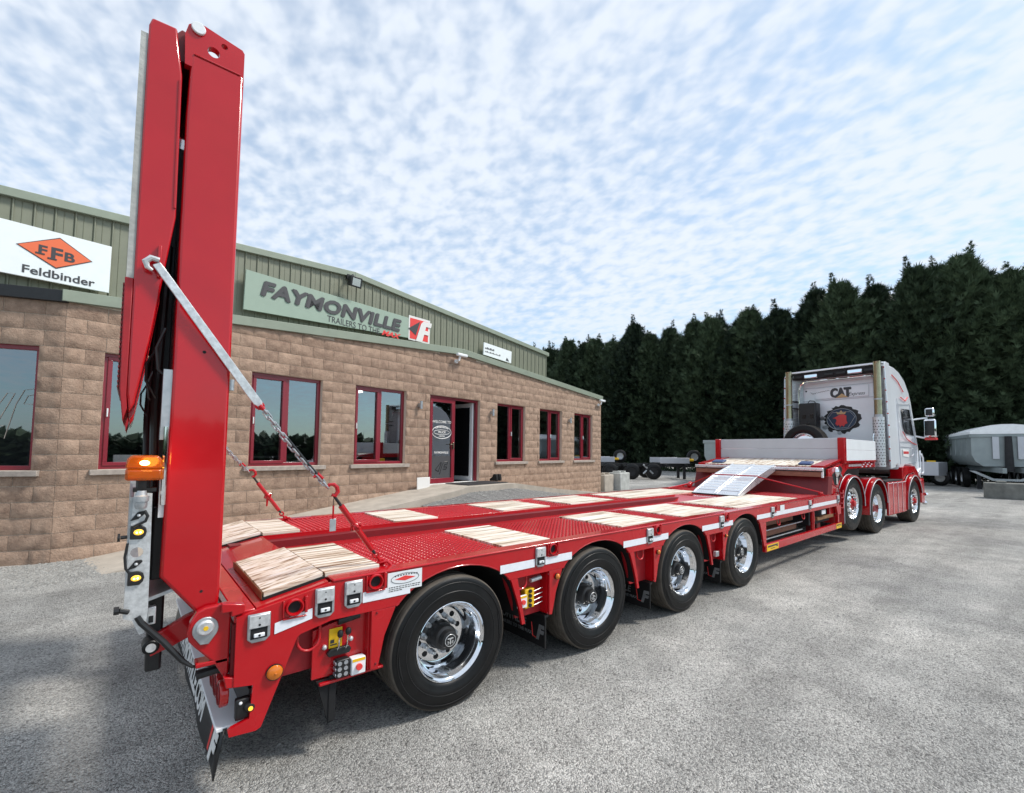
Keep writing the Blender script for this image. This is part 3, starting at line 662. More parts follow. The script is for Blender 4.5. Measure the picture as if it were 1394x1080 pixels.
for i in range(5200):
    k_ = rs.randrange(len(us)-1); j = rs.randrange(5); P = Vector(vs[k_*6+j]).lerp(Vector(vs[k_*6+j+7]), rs.random()); P = P.lerp(Vector(vs[k_*6+j+6]), rs.random()*.5); pebble(P.x, P.y, rs.uniform(.015, .035)); pm.v[-6:] = [(a, b, c+P.z-GZ) for a, b, c in pm.v[-6:]]
tag(pm.build('gravel', 'stone', smooth=0), 'coarse grey gravel along the foot of the concrete ramp and wall', 'gravel', kind='stuff')
# ================================================================ the low-loader trailer
TR = thing('low_loader_trailer', 'bright red four-axle low-loader trailer with raised rear ramps and timber deck panels', 'trailer', (0, 0, 0))
AX = [0., 1.375, 2.75, 4.125]; WR = .4475; TW = 2.70; DZ = .962
RAIL_T, RAIL_B = .970, .757
# ---- wheels
def tyre_mb(r, rin, w, grooves=3):
    h = w/2; q = MB()
    side = [(rin, -h*.78), (rin+.012, -h*.93), (rin+.03, -h*.97), (lerp(rin, r, .30), -h*1.02), (lerp(rin, r, .36), -h*1.045), (lerp(rin, r, .42), -h*1.035), (lerp(rin, r, .62), -h*1.03), (lerp(rin, r, .80), -h*.985), (lerp(rin, r, .86), -h*.985), (lerp(rin, r, .90), -h*.955), (r-.012, -h*.925)]
    q.lathe(side, n=72); q.lathe([(a, -b) for a, b in side][::-1], n=72)
    tr_ = [(r-.012, -h*.925), (r-.003, -h*.87), (r, -h*.80)]
    for k in range(grooves):
        c_ = lerp(-h*.5, h*.5, k/(grooves-1)) if grooves > 1 else 0
        tr_ += [(r, c_-.009), (r-.014, c_-.006), (r-.014, c_+.006), (r, c_+.009)]
    tr_ += [(r, h*.80), (r-.003, h*.87), (r-.012, h*.925)]
    t2 = MB(); t2.lathe(tr_, n=72)
    return q, t2
def sidewall_text(s, r, y, size, a_mid, m_list):
    # raised lettering round the sidewall, reads from outside (-y)
    n_ = len(s); out = []
    for i, ch in enumerate(s):
        if ch == ' ': continue
        a = a_mid-(i-(n_-1)/2)*size*.82/r
        cu = bpy.data.curves.new('t', 'FONT'); cu.body = ch; cu.size = size; cu.extrude = .0012; cu.align_x = 'CENTER'; cu.resolution_u = 2; cu.offset = .0012
        ob = bpy.data.objects.new('t', cu); me = bpy.data.meshes.new_from_object(ob); bpy.data.objects.remove(ob); bpy.data.curves.remove(cu)
        rd = Vector((math.cos(a), 0, math.sin(a))); tg = Vector((math.sin(a), 0, -math.cos(a))); nr = Vector((0, -1, 0))
        vs = [tg*v.co.x+rd*(v.co.y+r)+nr*(v.co.z-y) for v in me.vertices]
        m_list.add(vs, [tuple(p.vertices) for p in me.polygons]); bpy.data.meshes.remove(me)
tm, td = tyre_mb(WR, .262, .285)
tyre_me = tm.mesh('tyre', 'rubber', 60); tread_me = td.mesh('tread', 'tread', 30)
lt = MB(); sidewall_text('GOODYEAR', .365, .1485, .030, R(22), lt); sidewall_text('GOODYEAR', .365, .1485, .030, R(215), lt); lett_me = lt.mesh('sidewall_lettering', 'rubber', 0)
# ridges and the two crescent wear marks of the sidewall
rg = MB(); rg.torus((0, -.148, 0), .345, .0025, n=64, m=6); rg.torus((0, -.146, 0), .405, .002, n=64, m=6)
for am in (R(5), R(190)):
    rg.tube([(.392*math.cos(am+k*.06), -.1455, .392*math.sin(am+k*.06)) for k in range(-4, 5)], [.001, .003, .004, .005, .005, .005, .004, .003, .001], 6)
ridge_me = rg.mesh('sidewall_ridge', 'black', 40)
# deep-dish polished rim
rq = MB(); Y0 = -.128
rq.lathe([(.258, Y0+.006), (.264, Y0-.004), (.268, Y0-.002), (.268, Y0+.010), (.262, Y0+.022)], n=64)
rq.lathe([(.258, Y0+.006), (.249, Y0+.012), (.243, Y0+.022), (.240, Y0+.035), (.232, Y0+.046), (.226, Y0+.060), (.222, Y0+.085), (.214, Y0+.105), (.210, Y0+.120), (.207, Y0+.150), (.203, Y0+.170), (.192, Y0+.184), (.180, Y0+.188), (.10, Y0+.188)], n=64)
rim_me = rq.mesh('rim', 'rim', 30)
hh = MB()
for k in range(10):
    a = 2*PI*k/10+.2; hh.cyl((.158*math.cos(a), Y0+.1855, .158*math.sin(a)), .0195, 0, .004, 'y', 14)
hole_me = hh.mesh('hand_hole', 'black_matte', 30)
nu = MB()
for k in range(10):
    a = 2*PI*(k+.5)/10+.2; c_ = (.124*math.cos(a), .042, .124*math.sin(a))
    nu.lathe([(0, Y0+.098), (.010, Y0+.099), (.014, Y0+.104), (.0145, Y0+.128), (.019, Y0+.130), (.019, Y0+.145)], c_, 'y', 10)
nut_me = nu.mesh('wheel_nut', 'galv', 40)
hb = MB(); hb.lathe([(0, Y0+.022), (.050, Y0+.022), (.058, Y0+.026), (.062, Y0+.034), (.063, Y0+.070), (.080, Y0+.078), (.086, Y0+.088), (.088, Y0+.150), (.096, Y0+.160), (.100, Y0+.188)], n=40)
hub_me = hb.mesh('hub', 'black', 30)
bg_ = MB(); bg_.torus((0, Y0+.0205, 0), .040, .0022, n=28, m=6); bg_.box(-.022, .022, Y0+.0185, Y0+.0215, .010, .017); bg_.box(-.004, .004, Y0+.0185, Y0+.0215, -.026, .010)
bg_.box(-.022, -.016, Y0+.0185, Y0+.0215, -.024, -.002); bg_.box(.016, .022, Y0+.0185, Y0+.0215, -.024, -.002); bg_.box(-.022, -.008, Y0+.0185, Y0+.0215, -.016, -.011); bg_.box(.008, .022, Y0+.0185, Y0+.0215, -.016, -.011)
badge_me = bg_.mesh('hub_badge', 'galv_bright', 30)
def trailer_wheel(x, y, flip, det=True, ang=0.):
    w = link('wheel', tyre_me, TR, (x, y, .4475)); w.scale = (.928, .94, .928); w.rotation_euler = (0, ang, PI if flip else 0); w.rotation_mode = 'XYZ'
    link('tread', tread_me, w); link('rim', rim_me, w)
    if det:
        link('sidewall_lettering', lett_me, w); link('sidewall_ridge', ridge_me, w); link('hand_holes', hole_me, w)['kind'] = 'stuff'; link('wheel_nuts', nut_me, w)['kind'] = 'stuff'
        h_ = link('hub', hub_me, w); link('hub_badge', badge_me, w)
    return w
for i, x in enumerate(AX):
    trailer_wheel(x, .122, False, True, (0, .5, -.4, 1.1)[i])
    trailer_wheel(x, .148+.33, False, False)
    trailer_wheel(x, TW-.148, True, False); trailer_wheel(x, TW-.148-.33, True, False)
    q = MB(); q.cyl((x, 0, WR), .075, .5, TW-.5, 'y', 14); q.box(x-.07, x+.07, .75, .95, .35, .75); q.box(x-.07, x+.07, TW-.95, TW-.75, .35, .75); q.build('axle', 'dark', TR)
# ---- side rail with wheel arches cut in
def arch(cx, n=14):
    out = []
    for k in range(n+1):
        a = PI-PI*k/n; out.append((cx+.045+.53*math.cos(a), .46+.462*math.sin(a)**.85))
    return out
def rail_poly():
    pts = [(-.75, RAIL_B)]
    for cx in AX:
        seg = [p for p in arch(cx, 22) if p[1] > RAIL_B+.002]; 
        x0 = seg[0][0]-.012; x1 = seg[-1][0]+.012
        pts += [(x0, RAIL_B)]+seg+[(x1, RAIL_B)]
    return pts+[(7.86, RAIL_B), (7.86, RAIL_T-.012), (-.75, RAIL_T-.012)]
def side(y0, s):
    # s = +1 near side (outer face at y0), -1 far side
    Y = lambda d: y0+s*d
    a, b = sorted((Y(0), Y(.025))); q = MB(); q.prism(rail_poly(), 'y', a, b); q.build('side_rail', 'red', TR, smooth=20)
    a, b = sorted((Y(-.006), Y(.11))); q = MB(); q.box(-.75, 7.4, a, b, RAIL_T-.0119, RAIL_T+.004); q.build('rail_cap', 'red', TR, bevel=.007)
    # rear sloping piece
    q = MB(); a, b = sorted((Y(0), Y(.025)))
    q.prism([(-1.185, .868), (-.7501, RAIL_T-.012), (-.7501, RAIL_B), (-.915, .715), (-.925, .70), (-1.066, .313), (-1.19, .32), (-1.205, .34), (-1.17, .56), (-1.135, .60), (-1.135, .62), (-1.185, .63)][0:3]+[(-.90, .722), (-.915, .71), (-1.064, .318), (-1.085, .308), (-1.195, .318), (-1.20, .345), (-1.19, .355), (-1.115, .375), (-1.105, .53), (-1.185, .545)], 'y', a, b)
    q.build('rear_side_plate', 'red', TR, smooth=20)
    for i, cx in enumerate(AX):
        q = MB(); a, b = sorted((Y(.0251), Y(.80))); pr = arch(cx, 20); n_ = len(pr)
        vs = [(x, a, z) for x, z in pr]+[(x, b, z) for x, z in pr]; q.add(vs, [(k, k+1, n_+k+1, n_+k) for k in range(n_-1)]); q.build('wheel_arch', 'black_matte', TR)
        q = MB(); q.tube([(x, Y(.004), z) for x, z in pr if z > RAIL_B-.01], .006, 6); q.build('arch_lip', 'red', TR)
    for cx in AX[:4]:
        last = cx == AX[3]
        q = MB(); a, b = sorted((Y(.001), Y(.022)))
        if not last: q.prism([(cx+.475, RAIL_B-.001), (cx+.535, RAIL_B-.001), (cx+.612, .414), (cx+.582, .414), (cx+.565, .50), (cx+.53, .61)], 'y', a, b); q.build('arch_fin', 'red', TR, smooth=20)
        if last: q.prism([(cx+.475, RAIL_B-.001), (cx+.66, RAIL_B-.001), (cx+.66, .46), (cx+.645, .44), (cx+.592, .44), (cx+.55, .58)], 'y', a, b); q.build('arch_fin', 'red', TR, smooth=20)
    for cx in AX[1:]:
        q = MB(); a, b = sorted((Y(.001), Y(.022)))
        q.prism([(cx-.525, RAIL_B-.001), (cx-.525, .425), (cx-.495, .418), (cx-.480, .47), (cx-.455, .58), (cx-.385, RAIL_B-.001)], 'y', a, b); q.build('arch_panel', 'red', TR, bevel=.004, smooth=20)
        q = MB(); a, b = sorted((Y(.10), Y(.115))); q.prism([(cx-.90, RAIL_B), (cx-.525, RAIL_B), (cx-.525, .43), (cx-.78, .43)], 'y', a, b); q.build('recess_panel', 'red_matte', TR)
        q = MB(); a, b = sorted((Y(.023), Y(.10))); q.box(cx-.535, cx-.515, a, b, .43, RAIL_B); q.build('recess_return', 'red', TR)
side(0., 1); side(TW, -1)
# rear bay panels (near side)
q = MB(); q.prism([(-.93, RAIL_B+.03), (-.66, RAIL_B), (-.66, .49), (-.99, .49)], 'y', .10, .115); q.build('recess_panel', 'red_matte', TR)
q = MB(); q.prism([(-.825, .70), (-.53, RAIL_B), (-.53, .43), (-.60, .43), (-.825, .44)], 'y', .06, .075); q.build('control_panel', 'red', TR, bevel=.003)
q = MB(); q.prism([(-.53, RAIL_B-.001), (-.385, RAIL_B-.001), (-.45, .60), (-.485, .425), (-.53, .425)], 'y', .001, .022); q.build('arch_panel', 'red', TR, bevel=.004)
q = MB(); q.box(-.54, -.52, .0221, .06, .425, RAIL_B-.002); q.build('recess_return', 'red', TR)
q = MB(); q.box(-.79, -.44, .03, .10, .405, .42); q.build('panel_foot', 'red', TR, bevel=.004)
# under-body: main beams
for y in (.95, TW-1.07):
    q = MB(); q.box(-1.0, 7.5, y, y+.12, .50, .93); q.build('chassis_beam', 'dark_red', TR)
# ---- deck
q = MB(); q.box(-.76, 7.4, .1101, 1.0, DZ-.03, DZ); q.build('deck_plate', 'red', TR)
q = MB(); q.box(-.78, 7.4, 1.75, TW-.1101, DZ-.03, DZ); q.build('deck_plate', 'red', TR)
# excavator-arm trough between the two decks
q = MB(); q.box(-.76, 5.35, .99, .9999, .50, DZ-.0301); q.build('trough_wall', 'red', TR)
q = MB(); q.box(-.76, 5.35, 1.7501, 1.762, .50, DZ+.002); q.build('trough_wall', 'red', TR, bevel=.003)
q = MB(); q.prism([(-.76, .875), (5.1, .875), (5.36, DZ-.002), (5.36, DZ-.02), (5.1, .86), (-.76, .86)], 'y', 1.0, 1.75); q.build('trough_floor', 'red', TR)  # floor raised close to deck level to bounce light onto the far wall
q = MB(); q.box(5.361, 7.4, 1.0001, 1.7499, DZ-.03, DZ-.001); q.build('deck_plate', 'red', TR)
# beavertail: short slope behind the first seam
BT0, BT1, BZ = -.765, -1.10, .893
q = MB(); q.prism([(BT0, DZ), (BT1, BZ), (BT1, BZ-.03), (BT0, DZ-.03)], 'y', .026, TW-.026); q.build('beavertail_plate', 'red', TR)
q = MB(); q.box(-1.19, BT1-.001, .03, TW-.03, BZ-.06, BZ-.004); q.build('rear_crossmember', 'red', TR, bevel=.006)
# checker plates: raised studs
def checker(x0, x1, y0, y1, p=.042):
    q = MB(); i = 0; x = x0+p*.5
    while x < x1-p*.3:
        y = y0+p*.5+(i % 2)*p*.5
        while y < y1-p*.3:
            d = 1 if i % 2 else -1; a, b = p*.34, p*.17; c_, s_ = .7071, .7071*d
            vs = [(x+c_*a, y+s_*a, DZ+.0005), (x-s_*b, y+c_*b, DZ+.0005), (x-c_*a, y-s_*a, DZ+.0005), (x+s_*b, y-c_*b, DZ+.0005), (x+c_*a*.35, y+s_*a*.35, DZ+.008), (x-c_*a*.35, y-s_*a*.35, DZ+.008)]
            q.add(vs, [(0, 1, 4), (1, 2, 5), (1, 5, 4), (2, 3, 5), (3, 0, 4), (3, 4, 5)]); y += p
        x += p*.5; i += 1
    o = q.build('checker_plate', 'red', TR, smooth=0); return o
WOOD = [(-.44, None)]
near_w = [(-.755, -.445), (.485, .96), (1.88, 2.60), (2.955, 3.88), (4.24, 6.25)]
far_w = [(-.755, -.475), (.385, .86), (1.72, 2.47), (2.85, 3.75), (4.1, 6.1)]
def gaps(ws, end): 
    g_ = []; 
    for a, b in zip(ws, ws[1:]): g_.append((a[1]+.01, b[0]-.01))
    g_.append((ws[-1][1]+.01, end)); return g_
for a, b in gaps(near_w, 7.2): checker(a, b, .115, .995)
for a, b in gaps(far_w, 7.2): checker(a, b, 1.765, TW-.115)
# timber panels: tray edge + planks
rp_ = random.Random(21)
def plank_panel(x0, x1, y0, y1, npl, slope=None, sink=.0):
    tz = DZ+.0005-sink; q = MB()
    f = (lambda x: tz+(BZ-DZ)*max(0, (BT0-x)/(BT0-BT1))) if slope else (lambda x: tz)
    q.prism([(x0-.008, f(x0)), (x1+.008, f(x1)), (x1+.008, f(x1)+.012), (x0-.008, f(x0)+.012)], 'y', y0-.006, y1+.006); tray = q.build('timber_panel', 'black_matte', TR)
    ys = [y0]
    for k in range(npl-1): ys.append(lerp(y0, y1, (k+1)/npl)+rp_.uniform(-.012, .012))
    ys.append(y1)
    for a, b in zip(ys, ys[1:]):
        h = .036+rp_.uniform(-.0006, .0006); q = MB(); e = rp_.uniform(-.0015, .0015)
        q.prism([(x0+e, f(x0)+.0121), (x1+e, f(x1)+.0121), (x1+e, f(x1)+h), (x0+e, f(x0)+h)], 'y', a+.0035, b-.0035)
        q.build('plank', 'timber', tray, bevel=.002, loc=((x0+x1)/2, (a+b)/2, f(x1)))
for i, (a, b) in enumerate(near_w): plank_panel(a, b, .118, .985, 6, None, .022 if i else .012)
for i, (a, b) in enumerate(far_w): plank_panel(a, b, 1.77, TW-.118, 6, None, .022 if i else .012)
plank_panel(-1.055, -.772, .10, .985, 6, True); plank_panel(-1.055, -.772, 1.77, TW-.10, 6, True)
# brown end grain at the rear edge
q = MB(); q.box(-1.066, -1.0635, .10, .985, BZ+.012, BZ+.05); q.build('end_board', 'timber_brown', TR)
# ---- side details, near side
def bracket(x, zt, zb, sk=0.):
    h = zt-zb; w = .098
    q = MB(); q.prism([(x, zb+.02), (x+.02, zb), (x+w-.02, zb), (x+w, zb+.02), (x+w, zt), (x, zt)], 'y', -.012, -.0005); b_ = q.build('lashing_bracket', 'galv', TR, bevel=.003)
    q = MB(); q.prism([(x+.004, zb+h*.52), (x+w-.004, zb+h*.52), (x+w-.006, zt-.004), (x+.006, zt-.004)], 'y', -.021, -.0121); q.build('flap', 'galv_bright', b_, bevel=.003)
    q = MB(); q.box(x+.013, x+w-.013, -.0135, -.0121, zb+.018, zb+h*.50); q.build('pocket', 'black_matte', b_)
    q = MB(); q.box(x+.026, x+w-.026, -.026, -.0136, zb+h*.20, zb+h*.33); q.build('catch', 'white', b_, bevel=.003)
    q = MB(); q.cyl((x+w/2, -.0225, zb+h*.62), .0055, 0, .0015, 'y', 10); q.cyl((x+w/2, -.0225, zb+h*.86), .0035, 0, .0015, 'y', 8); q.build('bolt_hole', 'black', b_)
    q = MB(); q.cyl((x+w/2, -.0275, zb+h*.265), .0055, 0, .0015, 'y', 10); q.build('pin', 'black', b_)
for x, zt, zb in ((-1.14, .872, .735), (-.838, .940, .785), (-.688, .950, .803), (.70, .952, .806), (2.10, .948, .803), (3.51, .946, .800), (4.93, .944, .798), (6.35, .942, .798), (7.72, .94, .798)): bracket(x, zt, zb)
def socket(x, z, r=.046):
    q = MB(); q.lathe([(r, .0), (r, -.016), (r*.92, -.022), (r*.80, -.022), (r*.70, -.012), (r*.66, .05)], (x, 0, z), 'y', 24); s_ = q.build('lashing_socket', 'red', TR)
    q = MB(); q.cyl((x, 0, z), r*.66, -.0015, .0005, 'y', 20); q.build('socket_bore', 'black_matte', s_)
    q = MB(); q.box(x+r*1.05, x+r*1.05+.014, -.02, .0, z-r*.8, z+r*1.1); q.box(x-r*1.25, x-r*1.08, -.014, .0, z-r, z+r*.9); q.box(x-r*1.2, x+r*1.3, -.013, 0, z-r*1.28, z-r*1.1); q.build('socket_guard', 'red', s_, bevel=.003)
for x, z in ((-.935, .868), (-.515, .922), (.875, .922), (2.275, .921), (3.675, .920), (5.06, .915), (6.48, .915)): socket(x, z, .044)
def strip(x0, x1, z0, z1, name='reflective_tape', m_='tape', y=-.0035, dz=0.):
    q = MB(); q.add([(x0, y, z0), (x1, y, z0+dz), (x1, y, z1+dz), (x0, y, z1)], [(0, 1, 2, 3)]); return q.build(name, m_, TR, smooth=0)
strip(-1.022, -.848, .752, .806, dz=.038); strip(-.585, -.30, .814, .872)
for i, cx in enumerate(AX):
    nx_ = AX[i+1]-.285 if i < 3 else 7.70
    xs = [cx+.38]+[v for v in (.70, 2.10, 3.51, 4.93, 6.35) if cx+.33 < v < nx_]
    segs = []; p = cx+.375
    for v in xs[1:]: segs.append((p, v-.004)); p = v+.102
    segs.append((p, nx_)); 
    for a, b in segs: strip(a, b, .812, .871)
# sticker with oval emblem
st = strip(-.443, -.225, .842, .955, 'sticker', 'white', -.0042)
q = MB(); q.tube([(-.334+.088*math.cos(k*PI/14), -.0052, .912+.030*math.sin(k*PI/14)) for k in range(28)], .0014, 5, closed=True); q.build('sticker_oval', 'ink', st)
q = MB(); q.prism([(-.40, .911), (-.334, .926), (-.268, .911), (-.334, .897)], 'y', -.0052, -.0043); q.build('sticker_bar', 'ink_red', st, smooth=0)
q = MB(); rl = random.Random(3)
for z in (.868, .857, .847):
    x = -.435
    while x < (-.24 if z > .85 else -.36): w_ = rl.uniform(.006, .018); q.box(x, x+w_, -.0048, -.0043, z-.0025, z+.0025); x += w_+.004
for x in [v*.017-.40 for v in range(9)]: q.box(x, x+.009, -.0051, -.0043, .929-.15*abs(x+.334)**1.5, .936-.15*abs(x+.334)**1.5)
q.build('sticker_print', 'ink', st, smooth=0)['kind'] = 'stuff'
strip(5.25, 5.40, .86, .945, 'sticker', 'white', -.0042)
def amber(x, z, r, name='marker_lamp'):
    q = MB(); q.cyl((x, 0, z), r*1.08, -.012, -.0002, 'y', 20); b_ = q.build(name, 'black', TR)
    q = MB(); q.lathe([(0, -.030), (r*.5, -.028), (r*.85, -.022), (r, -.0121)], (x, 0, z), 'y', 22); q.build('lens', 'amber', b_)
    q = MB(); q.sphere((x, -.029, z), r*.16, 8); q.build('bulb', 'amber', b_)
amber(-1.015, .566, .036); amber(.925, .704, .022); amber(2.285, .704, .022); amber(3.66, .704, .018)
def loop(x0, x1, zt, zb, y=.03):
    xm = (x0+x1)/2; r = (x1-x0)/2; pts = [(x0, y, zt), (x0, y, zb+r)]+[(xm-r*math.cos(k*PI/8), y-.01*math.sin(k*PI/8), zb+r-r*math.sin(k*PI/8)) for k in range(1, 8)]+[(x1, y, zb+r), (x1, y, zt)]
    MB().tube(pts, .0075, 8).build('tie_loop', 'red', TR)
loop(-.905, -.795, .74, .615, .04)
for x in (.592, 2.035, 3.41, 5.26, 6.2): loop(x-.048, x+.048, .76, .665)
# control panels
q = MB(); q.box(-.742, -.672, .054, .0598, .585, .69); cp = q.build('valve_plate', 'yellow', TR, bevel=.002)
q = MB(); q.box(-.735, -.70, .052, .0539, .60, .606); q.box(-.735, -.715, .052, .0539, .612, .63); q.build('plate_print', 'ink', cp)
q = MB(); q.tube([(-.705, .055, .55), (-.700, .02, .60), (-.695, .02, .655)], .004, 6); q.tube([(-.66, .055, .55), (-.655, .02, .60), (-.652, .02, .66)], .004, 6); q.build('lever', 'chrome', cp)
q = MB(); q.sphere((-.694, .02, .665), .017, 10, (1, 1, 1.3)); q.sphere((-.651, .02, .67), .017, 10, (1, 1, 1.3)); q.prism([(-.745, .545), (-.635, .545), (-.625, .565), (-.64, .585), (-.735, .585), (-.755, .565)], 'y', .035, .0598); q.build('lever_knob', 'black', cp, bevel=.004)
q = MB(); q.sphere((-.765, .052, .60), .014, 10); q.sphere((-.625, .052, .613), .014, 10); q.build('bolt', 'galv_bright', cp)
q = MB(); q.tube([(-.70, .05, .728), (-.585, .05, .742)], .024, 12); q.build('hose_coupling', 'black', TR)
q = MB(); q.box(-.634, -.556, .0, .055, .425, .515); eb = q.build('stop_switch', 'white', TR, bevel=.005)
q = MB(); q.cyl((-.595, 0, .468), .017, -.014, 0, 'y', 16); q.build('stop_button', 'ink_red', eb)
q = MB(); q.box(-.630, -.560, -.0012, -.0002, .497, .513); q.build('stop_label', 'yellow', eb)
q = MB(); q.box(-.712, -.640, .01, .058, .428, .525); wl_o = q.build('work_lamp', 'black', TR, bevel=.006)
q = MB()
for i in range(2):
    for j in range(3): q.cyl((-.712, .022+i*.024, .447+j*.030), .0105, -.004, -.0005, 'x', 12)
for i in range(2):
    for j in range(3): q.cyl((-.695+i*.033, .01, .447+j*.030), .0115, -.003, -.0003, 'y', 12)
q.build('led', 'lamp_glass', wl_o)
# second bay: solenoid block
q = MB(); q.box(.645, .735, .045, .0998, .50, .64); vb = q.build('valve_block', 'yellow', TR, bevel=.004)
q = MB()
for z in (.625, .590, .555, .520): q.cyl((.69, .045, z), .014, -.012, 0, 'y', 12)
q.build('valve_cap', 'black', vb)
q = MB()
for z in (.615, .580, .545, .510): q.tube([(.735, .05, z), (.82, .05, z+.012)], .003, 6)
q.build('valve_rod', 'galv', vb)
q = MB(); q.box(.565, .645, .02, .0445, .52, .612); eb = q.build('stop_switch', 'white', TR, bevel=.005)
q = MB(); q.cyl((.605, .02, .565), .017, -.014, 0, 'y', 16); q.build('stop_button', 'ink_red', eb)
q = MB(); q.box(.57, .64, .0188, .0198, .594, .61); q.build('stop_label', 'yellow', eb)
q = MB(); q.tube([(.70, .05, .70), (.80, .05, .708)], .017, 12); q.build('hose_coupling', 'galv_bright', TR)
q = MB(); q.box(3.49, 3.56, .03, .07, .475, .535); wl2 = q.build('work_lamp', 'galv_bright', TR, bevel=.005)
q = MB(); q.box(3.497, 3.553, .0285, .0299, .482, .528); q.build('lens', 'lamp_glass', wl2)
# small bolts along the panels
q = MB()
for x, z in ((-.50, .74), (-.50, .455), (.835, .735), (.83, .44), (2.21, .44), (3.60, .44)): q.sphere((x, .0, z), .007, 8)
q.build('panel_bolts', 'dark_red', TR)
# mud flaps across between axles
def flap(x, z0, z1, letter=True):
    q = MB(); q.box(x-.006, x+.006, .03, 1.0, z0, z1); f_ = q.build('mud_flap', 'black', TR)
    q = MB(); q.box(x-.02, x+.02, .02, 1.0, z1, z1+.02); q.tube([(x-.005, .03, z0), (x-.005, .03, z1)], .008, 6); q.build('flap_bracket', 'black', f_)
    if letter:
        text('FAYMONVILLE', .085, 'flap_lettering', 'galv', f_, (x-.0075, .80, z0+.115), (0, -1, 0), (0, 0, 1), .002, .002, .15, sx=.98)
        text('TRAILERS TO THE MAX', .038, 'flap_lettering', 'galv', f_, (x-.0075, .62, z0+.065), (0, -1, 0), (0, 0, 1), .002, .0005, sx=1.1)
        text('F', .15, 'flap_lettering', 'galv', f_, (x-.0075, .135, z0+.055), (0, -1, 0), (0, 0, 1), .002, .008, .3)
        q = MB(); q.tube([(x-.0075, .19, z0+.16), (x-.0075, .175, z0+.06), (x-.0075, .13, z0+.055)], .0035, 5); q.build('flap_emblem', 'ink_red', f_)
for x in (.84, 2.20, 3.58): flap(x, .165, .40)
# flap bracket of the first wheel
q = MB(); q.prism([(-.80, .43), (-.71, .43), (-.70, .20), (-.735, .19)], 'y', .05, .058); q.build('mud_flap', 'black_matte', TR)
q = MB(); q.box(-.735, -.70, .045, .10, .20, .44); q.build('flap_stay', 'black_matte', TR)
# ---- front lower frame, side guard
q = MB(); q.box(4.76, 7.96, .0, .05, .352, .455); q.build('side_guard', 'red', TR, bevel=.008)
q = MB(); q.tube([(6.63, .04, .455), (6.63, .04, .57), (6.63, .04, .59), (6.63, .04, .757)], [.03, .03, .036, .028], 12); q.build('guard_post', 'red', TR)
q = MB(); q.prism([(7.70, .757), (7.95, .757), (7.95, .60), (7.78, .60)], 'y', .0, .04); q.build('front_bracket', 'red', TR, bevel=.004)
q = MB(); q.box(7.78, 7.84, .001, .05, .455, .60); q.build('guard_post', 'red', TR, bevel=.004)
for x0, x1 in ((4.79, 5.17), (7.66, 7.95)):
    st = strip(x0, x1, .362, .447, 'warning_sticker', 'yellow', -.0035)
    q = MB(); rl = random.Random(8); x = x0+.03
    while x < x1-.10: w_ = rl.uniform(.02, .05); q.box(x, x+w_, -.005, -.0036, .41, .432); x += w_+.006
    q.box(x0+.12, x1-.12, -.005, -.0036, .385, .392); q.box(x1-.07, x1-.03, -.005, -.0036, .395, .432); q.build('warning_print', 'ink', st, smooth=0)
# timber and gear stowed in the side frame
for k, (z0, z1) in enumerate(((.47, .56), (.60, .70))):
    q = MB(); q.box(4.86, 6.45, .22+.05*k, .45, z0, z1); q.build('stowed_timber', 'timber_red', TR, bevel=.006)
for z in (.585, .463):
    q = MB(); q.tube([(4.82, .15, z), (6.5, .15, z)], .010, 8); q.build('stowage_rail', 'galv_bright', TR)
q = MB(); q.box(6.7, 7.7, .12, .5, .50, .72); q.box(4.8, 7.7, .55, .62, .4, .93); q.build('stowage_box', 'dark', TR)
q = MB(); q.box(6.9, 7.7, .05, .4, .57, .62); q.build('stowage_shelf', 'timber_brown', TR)
q = MB(); q.box(7.02, 7.20, .02, .03, .665, .735); q.build('plate', 'white', TR)
# ---- gooseneck
GX = 7.26
q = MB(); q.prism([(7.30, DZ+.001), (7.52, DZ+.001), (7.62, 1.28), (7.40, 1.28)], 'y', .02, TW-.16); q.build('gooseneck_face', 'dark_red', TR)
q = MB(); q.prism([(7.52, .60), (7.92, .60), (7.98, 1.0), (8.20, 1.22), (8.62, 1.39), (10.6, 1.39), (10.6, 1.51), (8.40, 1.51), (7.52, 1.40)], 'y', .06, .10); q.build('gooseneck_side', 'red', TR, bevel=.004)
q = MB(); q.prism([(7.52, .60), (7.92, .60), (7.98, 1.0), (8.20, 1.22), (8.62, 1.39), (10.6, 1.39), (10.6, 1.51), (8.40, 1.51), (7.52, 1.40)], 'y', TW-.26, TW-.22); q.build('gooseneck_side', 'red', TR, bevel=.004)
q = MB(); q.box(8.2, 10.5, .35, TW-.5, 1.18, 1.40); q.build('gooseneck_beam', 'black', TR)
q = MB(); q.prism([(GX+.02, 1.432), (8.36, 1.545), (10.55, 1.545), (10.55, 1.512), (8.40, 1.512), (GX+.02, 1.40)], 'y', .101, TW-.261); q.build('upper_deck', 'red', TR)
# alloy edge, timber nosing
q = MB(); q.box(GX-.02, GX+.06, .06, TW-.22, 1.375, 1.432); q.build('deck_edge', 'alu', TR, bevel=.012)
q = MB(); q.box(GX-.022, GX-.0201, .065, TW-.225, 1.362, 1.376); q.build('edge_seal', 'black', TR)
q = MB(); q.box(GX-.01, GX+.04, .09, 1.0, 1.275, 1.36); q.build('nosing_board', 'timber_red', TR, bevel=.004)
q = MB(); q.box(GX-.01, GX+.04, 1.65, TW-.24, 1.275, 1.36); q.build('nosing_board', 'timber_red', TR, bevel=.004)
q = MB(); q.box(GX-.015, GX+.03, .06, .085, 1.265, 1.374); q.build('edge_bracket', 'white', TR)
